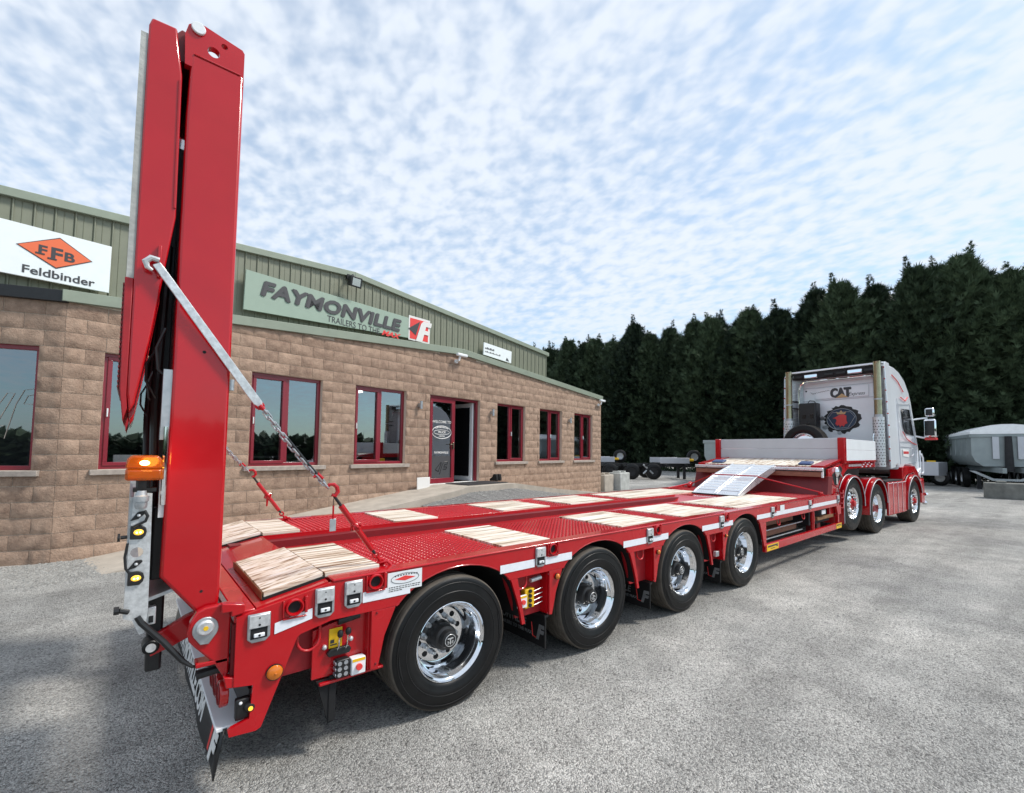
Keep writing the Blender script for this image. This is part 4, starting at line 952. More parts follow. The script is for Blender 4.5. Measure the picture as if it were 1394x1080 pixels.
# upper planks run lengthways
yp = .30
while yp < TW-.45:
    w_ = min(.135, TW-.40-yp); q = MB(); q.prism([(GX+.08, 1.4385), (8.345, 1.5440), (8.345, 1.566), (GX+.08, 1.461)], 'y', yp+.003, yp+w_-.003); q.build('plank', 'timber', TR, bevel=.002, loc=(7.8, yp, 1.45)); yp += .135
for y0, y1 in ((.075, .285), (TW-.42, TW-.235)):
    q = MB(); q.prism([(GX+.09, 1.437), (8.345, 1.552), (8.345, 1.585), (GX+.09, 1.468)], 'y', y0, y1); q.build('side_strip', 'red', TR, bevel=.004)
q = MB(); q.prism([(GX+.15, 1.472), (GX+.32, 1.50), (GX+.32, 1.545), (GX+.15, 1.50)], 'y', .30, .52); q.build('lashing_strap', 'blue', TR, bevel=.015)
q = MB(); q.prism([(GX+.15, 1.472), (GX+.32, 1.50), (GX+.32, 1.545), (GX+.15, 1.50)], 'y', TW-.75, TW-.5); q.build('lashing_strap', 'blue', TR, bevel=.015)
# dropside body on the neck
HB = 8.36
for y in (.02, TW-.22): 
    q = MB(); q.box(HB-.03, HB+.09, y, y+.12, 1.50, 1.985); q.build('corner_post', 'red', TR, bevel=.01)
for z0, z1 in ((1.567, 1.772), (1.776, 1.980)):
    q = MB(); q.box(HB, HB+.03, .141, TW-.221, z0, z1); q.build('headboard_plank', 'board', TR, bevel=.006)
    q = MB(); q.box(HB+.10, 10.55, .03, .06, z0-.02, z1-.02); q.build('dropside_plank', 'board_white', TR, bevel=.004)
    q = MB(); q.box(HB+.10, 10.55, TW-.20, TW-.17, z0-.02, z1-.02); q.build('dropside_plank', 'board_white', TR, bevel=.004)
    q = MB(); q.box(10.52, 10.5499, .061, TW-.201, z0-.02, z1-.02); q.build('headboard_plank', 'board', TR, bevel=.004)
q = MB(); q.box(HB+.091, 10.56, .028, .10, 1.512, 1.545); q.build('dropside_rail', 'red', TR)
q = MB(); q.box(HB+.12, 10.5, .052, .0599, 1.40, 1.50); q.build('neck_skirt', 'red', TR)
q = MB(); rl = random.Random(12)
for k in range(9): x = 8.66+k*.095; q.prism([(x, 1.43), (x+.055, 1.43), (x+.075, 1.475), (x+.02, 1.475)], 'y', .044, .0519)
q.build('neck_lettering', 'galv_bright', TR)
q = MB()
for k in range(8): x = 9.56+k*.10; q.sphere((x, .05, 1.42+.04*(k % 3)), .018, 8)
q.build('neck_bolts', 'chrome', TR)
# hydraulic accumulator and hoses in the neck triangle
q = MB(); q.sphere((7.92, .05, 1.345), .075, 14, (.9, .7, 1.25)); q.tube([(7.92, .05, 1.25), (7.93, .05, 1.13)], .022, 10); q.build('accumulator', 'chrome', TR)
q = MB(); q.prism([(7.70, 1.30), (8.15, 1.46), (8.30, 1.40), (8.02, 1.12), (7.85, 1.10)], 'y', .056, .0599); q.build('neck_recess', 'black_matte', TR)
q = MB(); q.tube([(8.00, .04, 1.42), (8.12, .04, 1.30), (8.2, .04, 1.24)], .014, 8); q.build('neck_strut', 'galv', TR)
q = MB(); q.tube([(7.6, .03, 1.15), (7.70, .0, 1.10), (7.78, .0, 1.08)], .012, 8)
for z in (.98, .90, .80, .72): q.tube([(7.90, .05, z), (8.02, -.02, z-.02), (8.10, .0, z+.03)], .012, 8)
q.tube([(7.93, .02, 1.05), (7.96, .0, .9), (7.94, .02, .72)], .012, 8)
q.build('air_hoses', 'red_matte', TR)
q = MB(); q.tube([(7.93, .045, 1.06), (7.96, .025, .92), (7.95, .03, .72)], .010, 8); q.sphere((7.74, .03, .92), .02, 8); q.sphere((7.80, .03, .86), .02, 8); q.build('couplings', 'galv_bright', TR)
# landing leg
q = MB(); q.box(7.62, 7.80, .30, .48, .25, .95); q.build('landing_leg', 'dark_red', TR)
q = MB(); q.box(7.5, 7.95, .25, TW-.4, .62, .72); q.build('neck_crossmember', 'dark_red', TR)
from mathutils.geometry import tessellate_polygon
def plate_holes(outer, holes, y0, y1):
    loops = [[Vector((a, b, 0)) for a, b in outer]]
    for (cx, cz, r) in holes: loops.append([Vector((cx+r*math.cos(k*PI/10), cz+r*math.sin(k*PI/10), 0)) for k in range(20)])
    tris = tessellate_polygon(loops); flat = [p for l in loops for p in l]; n_ = len(flat); q = MB()
    fs = [tuple(t) for t in tris]+[tuple(i+n_ for i in t)[::-1] for t in tris]; o = 0
    for l in loops:
        m_ = len(l); fs += [(o+i, o+(i+1) % m_, n_+o+(i+1) % m_, n_+o+i) for i in range(m_)]; o += m_
    q.add([(p.x, y0, p.y) for p in flat]+[(p.x, y1, p.y) for p in flat], fs); return q
# ---- rear ramps (double-fold, both standing upright)
def ramp(ya, yb):
    q = MB(); q.prism([(-1.475, 1.09), (-1.325, .885), (-1.25, .905), (-1.243, 1.0), (-1.243, 3.62), (-1.462, 3.62), (-1.470, 3.3), (-1.468, 2.0)], 'y', ya, yb); rp_o = q.build('ramp', 'red', TR, bevel=.014, seg=3)
    for y in (ya+.002, yb-.042):
        q = plate_holes([(-1.485, 3.55), (-1.490, 3.70), (-1.478, 3.755), (-1.450, 3.782), (-1.415, 3.785), (-1.256, 3.755), (-1.246, 3.74), (-1.246, 3.55)], [(-1.375, 3.672, .026), (-1.332, 3.728, .014)], y, y+.040)
        q.build('lug_plate', 'red', rp_o, smooth=30)
    q = MB(); q.cyl((-1.44, ya-.012, 3.752), .029, 0, .0139, 'y', 24); q.build('hinge_pin', 'white', rp_o, bevel=.003)
    q = MB(); q.cyl((-1.352, ya-.001, 2.15), .0075, 0, .002, 'y', 12); q.cyl((-1.318, ya-.001, .998), .0065, 0, .002, 'y', 12); q.build('drain_hole', 'black_matte', rp_o)
    # folded outer section
    q = MB(); q.prism([(-1.622, 3.66), (-1.612, 3.70), (-1.52, 3.705), (-1.492, 3.48), (-1.487, 2.78), (-1.552, 2.20), (-1.595, 1.88), (-1.612, 1.84), (-1.622, 1.92)], 'y', ya+.0, yb-.0); fo = q.build('ramp_fold', 'red', TR, bevel=.008)
    q = MB(); q.tube([(-1.500, ya-.001, 3.45), (-1.494, ya-.001, 2.82)], .006, 6); q.build('edge_weld', 'red', fo)
    q = MB(); q.box(-1.648, -1.6225, ya+.01, yb-.01, 2.45, 3.62); q.build('tread_timber', 'concrete_grey', fo)
    q = MB(); q.prism([(-1.652, 2.45), (-1.6225, 2.449), (-1.6225, 1.93), (-1.618, 1.86), (-1.632, 1.80), (-1.648, 1.95)], 'y', ya+.005, yb-.005); q.build('tread_steel', 'red_matte', fo, bevel=.004)
    q = MB()
    for k in range(22): z = 1.95+k*.022; q.box(-1.657, -1.6521, ya+.01, yb-.01, z, z+.010)
    q.build('tread_bars', 'dark_red', fo)
    q = MB(); q.prism([(-1.56, 3.56), (-1.46, 3.60), (-1.46, 3.745), (-1.50, 3.755), (-1.56, 3.66)], 'y', ya+.06, yb-.06); q.build('knuckle', 'dark_red', rp_o, bevel=.006)
    q = MB(); q.tube([(-1.452, ya-.001, 3.615), (-1.26, ya-.001, 3.615)], .004, 5); q.build('weld_seam', 'red', rp_o)
    q = MB(); q.box(-1.51, -1.47, ya+.35, yb-.35, 1.3, 3.3); q.build('ramp_strut', 'black', rp_o)
    q = MB(); q.tube([(-1.50, ya+.2, 2.7), (-1.52, ya+.2, 1.9), (-1.50, ya+.2, 1.2)], .018, 10); q.build('fold_cylinder', 'black', rp_o)
    q = MB(); q.tube([(-1.53, ya+.12, 2.15), (-1.56, ya+.10, 2.08), (-1.56, ya+.10, 2.0), (-1.52, ya+.12, 1.92)], .006, 6); q.tube([(-1.50, ya+.05, 2.25), (-1.53, ya+.05, 2.15), (-1.52, ya+.05, 2.05), (-1.49, ya+.05, 2.02)], .007, 6); q.build('hydraulic_hose', 'black', rp_o)
    # eye for the stay bar
    q = MB(); q.box(-1.545, -1.530, ya-.022, ya+.002, 2.47, 2.62); q.build('stay_eye', 'red', fo, bevel=.004)
    # hinge
    q = MB(); q.prism([(-1.335, .915), (-1.30, .93), (-1.20, .935), (-1.20, .60), (-1.215, .575), (-1.262, .665), (-1.335, .750), (-1.360, .785), (-1.368, .825), (-1.358, .875)], 'y', ya-.05, ya-.01); hg = q.build('hinge_lug', 'red', TR, bevel=.008)
    q = MB(); q.prism([(-1.30+.050*math.cos(a), .832+.056*math.sin(a)) for a in [k*PI/12 for k in range(-3, 16)]]+[(-1.318, .765), (-1.285, .762)], 'y', ya-.062, ya-.0501); q.build('hinge_washer', 'galv', hg, bevel=.003)
    q = MB(); q.lathe([(.034, 0), (.034, -.012), (.028, -.018), (0, -.018)], (-1.301, ya-.062, .842), 'y', 24); q.build('hinge_bolt', 'galv_bright', hg)
    q = MB(); q.cyl((-1.301, ya-.082, .842), .011, 0, .002, 'y', 6); q.build('grease_cap', 'yellow', hg)
    return rp_o
ramp(.10, .95); ramp(1.76, 2.60)
# ---- rear frame under the hinge
q = MB(); q.box(-1.196, -1.13, .03, TW-.03, .56, .83); q.build('rear_beam', 'dark_red', TR)
q = MB(); q.prism([(-1.245, .945), (-1.15, .925), (-1.15, .885), (-1.205, .875), (-1.205, .90), (-1.245, .90)], 'y', .005, .05); q.build('rear_corner', 'red', TR, bevel=.004)
q = MB(); q.prism([(-1.225, .60), (-1.16, .58), (-1.12, .56), (-1.12, .53), (-1.16, .535), (-1.215, .545)], 'y', .005, .06); q.build('rear_corner', 'red', TR, bevel=.004)
q = MB(); q.box(-1.24, -1.10, .06, TW-.06, .325, .345); q.build('bumper_shelf', 'board_white', TR, bevel=.004)
q = MB(); q.box(-1.115, -1.095, .04, TW-.04, .325, .50); q.build('bumper_back', 'black', TR)
for y in (.10, .22, .34, TW-.10, TW-.22, TW-.34):
    q = MB(); q.cyl((-1.215, y, .49), .062, -.016, .02, 'x', 24); l_ = q.build('tail_lamp', 'red_lens', TR, bevel=.006)
    q = MB(); q.torus((-1.232, y, .49), .045, .004, 'x', 20, 5); q.build('lamp_ring', 'dark_red', l_)
q = MB(); q.box(-1.17, -1.11, .02, .06, .37, .47); q.build('side_lamp_bracket', 'black', TR, bevel=.008)
q = MB(); q.lathe([(0, -.045), (.018, -.042), (.026, -.030), (.026, .02)], (-1.112, .04, .425), 'y', 18); sl = q.build('side_lamp', 'black', TR)
q = MB(); q.cyl((-1.112, -.006, .425), .010, -.004, 0, 'y', 12); q.build('lens', 'amber_lit', sl)
q = MB(); q.sphere((-1.150, .018, .452), .008, 8); q.build('reflector', 'white', TR)
# tie bolt and hoses by the hinge
q = MB(); q.tube([(-1.30, .07, .73), (-1.24, .07, .70), (-1.18, .08, .69)], .014, 10); q.build('tie_bolt', 'galv', TR)
q = MB(); q.box(-1.33, -1.20, .05, .14, .655, .675); q.build('hinge_step', 'red', TR, bevel=.004)
q = MB(); q.tube([(-1.32, .12, .60), (-1.24, .11, .61), (-1.20, .11, .60)], .022, 10); q.build('hose_end', 'black', TR)
# rear mud flap with lettering
q = MB(); n_ = 24
vs = []
for i in range(n_+1):
    y = .05+(TW-.1)*i/n_; w_ = .004*math.sin(i*.9); vs += [(-1.208, y, .335), (-1.225+w_, y, .22), (-1.242+w_*1.6, y, .115)]
q.add(vs, [(i*3+j, i*3+3+j, i*3+4+j, i*3+1+j) for i in range(n_) for j in range(2)]); fl = q.build('mud_flap', 'black', TR)
md = fl.modifiers.new('solid', 'SOLIDIFY'); md.thickness = .006; md.offset = 0
q = MB(); q.box(-1.212, -1.196, .05, TW-.05, .318, .338); q.build('flap_rail', 'black', fl)
q = MB()
for y in (.08, .28, .48, .68, .9, 1.2, 1.5, 1.8, 2.2, 2.6): q.sphere((-1.213, y, .33), .008, 8)
q.build('flap_bolts', 'galv_bright', fl)
text('FAYMONVILLE.COM', .17, 'flap_lettering', 'paper', fl, (-1.242, 1.98, .165), (0, -1, 0), (.155, 0, 1), .002, .006, .12, sx=.92)
text('F', .20, 'flap_lettering', 'paper', fl, (-1.245, .245, .15), (0, -1, 0), (.155, 0, 1), .002, .012, .25, sx=1.1)
q = MB(); q.add([(-1.240, .29, .16), (-1.240, .255, .16), (-1.217, .225, .30), (-1.217, .27, .30)], [(0, 1, 2, 3)]); q.xf(lambda p: p+Vector((-.005, 0, 0))); q.build('flap_emblem', 'ink_red', fl, smooth=0)
# ---- swing-out light bar
q = plate_holes([(-1.592, .93), (-1.560, .915), (-1.535, .85), (-1.518, .853), (-1.509, .95), (-1.513, 1.30), (-1.516, 1.475), (-1.578, 1.485), (-1.588, 1.2)], [(-1.558, 1.215, .022), (-1.558, 1.19, .022)][:1], .10, .106)
lb = q.build('light_bar', 'galv_bright', TR, bevel=.0)
q = MB(); q.box(-1.590, -1.580, .1061, 2.58, .95, 1.46); q.box(-1.5799, -1.53, .1061, 2.58, 1.43, 1.44); q.box(-1.5799, -1.53, .1061, 2.58, .96, .97); q.build('bar_channel', 'galv', lb)
for z in (1.305, 1.103):
    q = MB(); q.prism([(-1.584, z-.030), (-1.545, z-.032), (-1.532, z-.018), (-1.528, z), (-1.532, z+.018), (-1.545, z+.030), (-1.584, z+.030)], 'y', .088, .0998); l_ = q.build('position_lamp', 'black', lb, bevel=.003)
    q = MB(); q.sphere((-1.556, .088, z), .0145, 14, (1.2, .35, .9)); q.build('lens', 'amber_lit', l_)
    q = MB(); q.cyl((-1.562, .0815, z), .0035, -.002, 0, 'y', 8); q.cyl((-1.550, .0815, z), .0035, -.002, 0, 'y', 8); q.build('led', 'amber_core', l_)
for z in (1.375, 1.16):
    q = MB(); q.prism([(-1.588, z-.02), (-1.56, z-.012), (-1.536, z+.012), (-1.54, z+.022), (-1.562, z+.020)], 'y', .092, .0999); l_ = q.build('cable_grommet', 'black', lb, bevel=.003)
    q = MB(); q.sphere((-1.558, .091, z+.004), .007, 8); q.build('grommet_bolt', 'galv_bright', l_)
q = MB(); q.lathe([(.018, 0), (.022, .01), (.022, .03), (.027, .032), (.027, .055), (.020, .06), (.016, .08)], (-1.553, .085, 1.41), 'z', 14); q.build('cable_gland', 'galv', lb)
q = MB(); q.tube([(-1.540, .09, 1.40), (-1.528, .085, 1.375), (-1.535, .085, 1.352), (-1.575, .09, 1.33)], .006, 8); q.tube([(-1.590, .09, 1.26), (-1.597, .088, 1.2), (-1.592, .09, 1.15), (-1.58, .09, 1.13)], .005, 8); q.build('cable', 'black', lb)
q = MB(); q.tube([(-1.592, .11, 1.285), (-1.615, .11, 1.285)], .008, 8); q.cyl((-1.622, .11, 1.285), .018, -.003, .006, 'x', 10); q.build('clamp_screw', 'black', lb)
q = MB(); q.tube([(-1.575, .10, .957), (-1.606, .09, .972)], .011, 8); q.cyl((-1.617, .088, .974), .017, -.006, .012, 'x', 10); q.build('clamp_screw', 'black', lb)
q = MB(); q.box(-1.510, -1.478, .15, .19, .87, .95); ks = q.build('keeper', 'galv_bright', lb, bevel=.004)
q = MB(); q.box(-1.503, -1.487, .147, .1499, .88, .91); q.build('keeper_slot', 'black', ks)
q = MB(); q.box(-1.507, -1.455, .2, .6, 1.06, 1.40); q.build('lamp_carrier', 'black', lb, bevel=.008)
q = MB(); q.prism([(-1.51, .985), (-1.40, 1.02), (-1.40, 1.035), (-1.51, 1.0)], 'y', .12, .5); q.build('carrier_shelf', 'galv', lb)
q = MB(); q.box(-1.505, -1.445, .25, .35, .62, 1.0); q.build('support_post', 'black', lb, bevel=.01)
q = MB(); q.cyl((-1.490, .2, .765), .032, -.05, .05, 'y', 20); q.build('support_roller', 'rubber', lb, bevel=.006)
q = MB(); q.cyl((-1.490, .148, .765), .019, -.004, .0, 'y', 16); q.build('roller_hub', 'galv_bright', lb)
q = MB(); q.prism([(-1.49, .70), (-1.40, .73), (-1.25, .80), (-1.25, .90), (-1.36, .86), (-1.47, .80)], 'y', .22, .26); q.build('support_arm', 'red', lb, bevel=.005)
q = MB(); q.tube([(-1.545, .10, .93), (-1.53, .10, .90), (-1.45, .09, .80), (-1.38, .08, .70), (-1.34, .08, .66), (-1.25, .09, .64)], [.012, .013, .013, .012, .007, .006], 8); q.build('cable', 'black', lb)
# amber beacon on top, lit
bc = tag(link('beacon', None, None, (-1.549, .10, 1.522)), 'lit amber warning beacon on the galvanised light bar behind the ramp', 'beacon')
q = MB(); q.box(-.055, .055, -.03, .14, .012, .058); q.build('base', 'beacon', bc, bevel=.010)
q = MB(); q.prism([(-.055, .0585), (.055, .0585), (.052, .095), (.040, .112), (-.040, .112), (-.052, .095)], 'y', -.032, .142); q.build('lens', 'beacon', bc, bevel=.008)
q = MB(); q.sphere((.0, -.036, .082), .010, 10, (1.5, .5, 1)); q.build('led', 'amber_core', bc)
q = MB(); q.tube([(0, .02, .012), (0, .02, -.02)], .022, 10); q.box(-.03, .04, .0, .06, -.035, -.02); q.build('foot', 'black', bc)
bc.scale = (1.16, 1.1, 1.12); bl = bpy.data.lights.new('beacon_bulb', 'POINT'); bl.energy = .45; bl.color = (1, .48, .06); bl.shadow_soft_size = .03
bo = link('beacon_bulb', bl, bc, (.02, -.10, .09))
# hydraulic stay and white post beside the ramp
q = MB(); q.tube([(-1.478, .10, 1.42), (-1.478, .10, 1.78)], .010, 10); q.build('ram_rod', 'chrome', TR)
q = MB(); q.box(-1.500, -1.462, .11, .2, 1.72, 2.05); q.build('ram_guide', 'galv', TR)
q = MB(); q.box(-1.492, -1.470, .12, .16, 1.36, 1.55); q.build('ram_cap', 'board_white', TR)
# ---- stay chains with turnbuckles
link_me = MB().tube([(.013*math.cos(a), 0, .007*math.sin(a)) if False else ((.015 if math.cos(a) > 0 else -.015)+.0115*math.cos(a), .0115*math.sin(a), 0) for a in [k*PI/6+.26 for k in range(12)]], .0047, 6, closed=True).mesh('link', 'galv', 40)
def oriented(mb, o, d, side=Vector((0, 1, 0))):
    d = Vector(d).normalized(); w = d.cross(side).normalized(); s_ = w.cross(d)
    return mb.xf(lambda p: Vector(o)+d*p.x+s_*p.y+w*p.z)
def stay(y, label, det=True):
    A = Vector((-1.548, y-.035, 2.525)); Bp = Vector((-1.115, y-.01, 1.915)); Cp = Vector((-.745, y+.03, 1.455)); D = Vector((-.725, y+.03, 1.425)); E_ = Vector((-.425, y+.04, .990))
    st = thing('stay_chain', label, 'chain', (0, 0, 0), 0, 'chains holding up the rear ramps')
    st.location = E_
    def bp(mb, name, m_, **k): mb.v = [(p[0]-E_.x, p[1]-E_.y, p[2]-E_.z) for p in mb.v]; return mb.build(name, m_, st, **k)
    L = (Bp-A).length; q = MB(); q.prism([(0, -.016), (.05, -.017), (L-.05, -.024), (L-.01, -.022), (L+.02, -.010), (L+.022, .006), (L-.005, .017), (.05, .017), (0, .016)], 'y', -.006, .006); bp(oriented(q, A, Bp-A, Vector((0, 1, 0))), 'stay_bar', 'galv_bright', bevel=.002)
    q = MB(); q.tube([A+Vector((.01, 0, .018)), A+Vector((-.02, 0, .022)), A+Vector((-.038, 0, 0)), A+Vector((-.03, 0, -.025)), A+Vector((-.012, 0, -.034))], [.013, .014, .014, .011, .006], 8); bp(q, 'stay_hook', 'galv_bright')
    q = MB(); q.torus(Bp+Vector((.004, 0, -.012)), .016, .006, 'y', 14, 6); q.tube([Bp+Vector((.0, -.015, -.01)), Bp+Vector((.02, -.015, -.03))], .010, 8); bp(q, 'shackle', 'red')
    d = (Cp-Bp); n_ = int(d.length/.0315); dn = d.normalized(); w = dn.cross(Vector((0, 1, 0))).normalized()
    for k in range(1, n_):
        o = link('link', link_me, st, Bp+d*(k/n_)-E_+Vector((0, 0, -.02*math.sin(PI*k/n_))))
        s_ = Vector((0, 1, 0)) if k % 2 else w; s_ = (s_-dn*s_.dot(dn)).normalized(); t_ = dn.cross(s_)
        o.rotation_euler = Matrix((dn, s_, t_)).transposed().to_euler()
    if det:
        q = MB(); q.tube([Bp+d*.36+Vector((.006, -.006, -.012)), Bp+d*.6+Vector((.008, -.006, -.016)), Bp+d*.80+Vector((.006, -.006, -.008))], .007, 8); bp(q, 'rubber_sleeve', 'black')
    # red hooks, turnbuckle body and ratchet
    q = MB(); q.tube([D+Vector((-.035, 0, .035)), D+Vector((-.020, 0, .055)), D+Vector((.004, 0, .055)), D+Vector((.022, 0, .038)), D+Vector((.028, 0, .012)), D+Vector((.012, 0, -.012)), D+Vector((-.004, 0, -.004))], [.007, .010, .012, .012, .012, .012, .010], 10)
    q.tube([D+Vector((-.11, -.01, .10)), D+Vector((-.085, -.01, .115)), D+Vector((-.06, -.01, .09))], [.008, .014, .010], 8); bp(q, 'grab_hook', 'red')
    T0_ = D+(E_-D)*.16; T1 = D+(E_-D)*.80; T2 = D+(E_-D)*.46
    q = MB(); q.tube([D, T0_], .0085, 8); q.tube([T1, D+(E_-D)*.86], .009, 8); bp(q, 'screw', 'black')
    q = MB(); q.tube([T0_, T1], .017, 12); bp(q, 'turnbuckle', 'red')
    e = (E_-D).normalized(); q = MB(); q.tube([T2-e*.022, T2-e*.012, T2+e*.012, T2+e*.022], [.021, .028, .028, .021], 12)
    for k in range(8): a = k*PI/4; s_ = Vector((0, math.cos(a), 0))+e.cross(Vector((0, 1, 0)))*math.sin(a); q.tube([T2+s_*.024-e*.012, T2+s_*.034, T2+s_*.024+e*.012], .005, 5)
    q.tube([T2, T2+Vector((-.03, -.01, .02)) if det else T2+Vector((-.005, 0, -.10))], [.014, .007], 8); bp(q, 'ratchet', 'red')
    F0 = D+(E_-D)*.86; q = MB(); q.torus(F0+e*.012, .017, .007, 'y', 14, 6); q.tube([F0+e*.02, E_], .010, 8); q.torus(E_+Vector((0, 0, .002)), .018, .008, 'y', 14, 6); q.tube([E_+Vector((-.01, 0, 0)), E_+Vector((.03, -.02, .008)), E_+Vector((.05, -.03, -.015))], .010, 8); bp(q, 'end_hook', 'red')
    if det:
        q = MB(); q.tube([Vector((-.722, y+.02, 1.40)), Vector((-.724, y+.018, 1.29))], .002, 5); bp(q, 'tag_wire', 'black')
        q = MB(); q.tube([Vector((-.722, y+.02, 1.36)), Vector((-.722, y+.02, 1.285))], .005, 6); bp(q, 'tag_ribbon', 'red')
        q = MB(); q.box(-.740, -.705, y+.017, y+.020, 1.215, 1.285); bp(q, 'capacity_tag', 'galv', bevel=.003)
stay(.10, 'galvanised bar and chain with red turnbuckle running from the front ramp to the deck')
stay(2.47, 'red turnbuckle and chain half hidden behind the upright ramp', False)
# ---- alloy loading ramps on the neck
def alloy_ramp(y0, label):
    t_ = thing('loading_ramp', label, 'loading ramp', (5.75, y0, .98), 0, 'alloy ramps leaning on the neck')
    w = .41; X1, Z1 = 1.50, .49
    for s_ in (0, w-.035):
        q = MB(); q.prism([(0, .0), (.03, -.0), (.16, -.005), (X1, Z1-.115), (X1+.02, Z1-.06), (X1, Z1), (.74, .30), (.11, .062)], 'y', s_, s_+.035); q.build('side_beam', 'alu', t_, bevel=.004)
    q = MB(); q.prism([(0, .002), (.115, .058), (.115, .048), (.02, -.002)], 'y', .0351, w-.0351); q.build('toe_plate', 'alu', t_)
    q = MB(); q.box(-.012, .004, .0, w, -.012, .006); q.build('toe_rubber', 'black', t_)
    n_ = 11
    for k in range(n_):
        a = .135+k*(X1-.16)/n_; z = lerp(.062, Z1, (a-.11)/(X1-.11)); sl = (Z1-.062)/(X1-.11)
        q = MB(); q.prism([(a, z-.002), (a+.085, z-.002+.085*sl), (a+.085, z-.03+.085*sl), (a, z-.03)], 'y', .0351, w-.0351); q.build('rung', 'alu', t_, bevel=.003)
        q = MB(); q.prism([(a+.065, z+.055*sl), (a+.08, z+.012+.07*sl), (a+.085, z+.085*sl), (a+.085, z-.003+.085*sl), (a+.06, z-.003+.06*sl)], 'y', .0352, w-.0352); q.build('cleat', 'board_white', t_)
    return t_
alloy_ramp(.845, 'alloy loading ramp lying on the neck, the one beside the stretched red strap'); alloy_ramp(1.265, 'alloy loading ramp lying on the neck, the one towards the building')
q = MB(); zz = 1.235
q.tube([(7.14, .06, .985), (7.10, .08, 1.03), (6.50, .835, zz+.03), (6.49, .845, zz+.045), (6.49, 1.69, zz+.045), (6.50, 1.70, zz+.03), (6.9, 2.35, 1.06), (6.95, 2.45, 1.0)], .011, 6)
tag(q.build('ratchet_strap', 'red', None, loc=(6.8, .8, .98)), 'red strap pulled across both alloy loading ramps', 'strap')
q = MB(); q.box(7.08, 7.20, .05, .09, .985, 1.03); q.tube([(7.10, .07, 1.03), (7.17, .03, .98)], .012, 6); tag(q.build('strap_ratchet', 'red', None, bevel=.005, loc=(7.14, .07, .985)), 'red strap ratchet hooked at the foot of the neck', 'ratchet')
q = MB(); q.sphere((6.92, 2.40, 1.05), .06, 10, (1.3, .8, .7)); q.sphere((6.80, 2.35, 1.02), .05, 10); q.tube([(6.2, 2.45, .985), (6.6, 2.42, 1.02), (6.9, 2.4, 1.05)], .018, 8); tag(q.build('strap_bundle', 'red', None, loc=(6.9, 2.4, .98)), 'bundled red strap end on the far side of the alloy ramps', 'strap')
# ================================================================ the tractor unit
TY = R(-3.5); TK = thing('tractor_truck', 'white and red sleeper-cab tractor truck with twin chimney exhausts coupled to the trailer', 'truck', (12.75, -.25, .03), TY)
TV = 2.50
tm2, td2 = tyre_mb(.505, .295, .30, 4); t_me = tm2.mesh('tyre', 'rubber', 60); t_tr = td2.mesh('tread', 'tread', 30)
def rim2(dish):
    q = MB(); Y0 = -.14; q.lathe([(.300, Y0+.02), (.303, Y0+.008), (.300, Y0), (.290, Y0+.004), (.280, Y0+.02), (.272, Y0+.05), (.262, Y0+.06)]+([(.255, Y0+.12), (.24, Y0+.15), (.10, Y0+.15)] if dish else [(.24, Y0+.05), (.20, Y0+.02), (.12, Y0+.01)]), n=48); return q.mesh('rim', 'rim', 30)
rim_d, rim_f = rim2(True), rim2(False)
def nuts(y, rr, n_=10):
    q = MB()
    for k in range(n_): a = 2*PI*k/n_; q.lathe([(0, y-.035), (.012, y-.034), (.018, y-.02), (.020, y)], (rr*math.cos(a), 0, rr*math.sin(a)), 'y', 8)
    return q
holes2 = MB()
for k in range(10): a = 2*PI*(k+.5)/10; holes2.cyl((.205*math.cos(a), -.119, .205*math.sin(a)), .028, -.002, .002, 'y', 12)
hole_f = holes2.mesh('hand_hole', 'black', 30); nuts_f = nuts(-.125, .168).mesh('wheel_nuts', 'chrome', 40)
hub_f = MB().lathe([(0, -.185), (.045, -.183), (.06, -.17), (.065, -.14), (.10, -.125), (.115, -.12)], n=24).mesh('hub', 'red', 30)
hub_d = MB().lathe([(0, -.085), (.07, -.083), (.085, -.06), (.09, .0), (.13, .01)], n=24).mesh('hub', 'dark_red', 30)
def truck_wheel(u, v, z, dish, flip=False):
    w = link('wheel', t_me, TK, (u, v, z)); w.rotation_euler.z = PI if flip else 0
    link('tread', t_tr, w); link('rim', rim_d if dish else rim_f, w)
    if not dish: link('hand_holes', hole_f, w)['kind'] = 'stuff'; link('wheel_nuts', nuts_f, w)['kind'] = 'stuff'; link('hub', hub_f, w)
    else: link('hub', hub_d, w)
for u, z, dish in ((-4.05, .70, False), (-2.68, .51, True), (0, .505, False)):
    truck_wheel(u, .15, z, dish); truck_wheel(u, TV-.15, z, dish, True)
    q = MB(); q.cyl((u, 0, z), .08, .3, TV-.3, 'y', 12); q.build('axle', 'dark', TK)
truck_wheel(-2.68, .50, .51, False); truck_wheel(-2.68, TV-.5, .51, False, True)
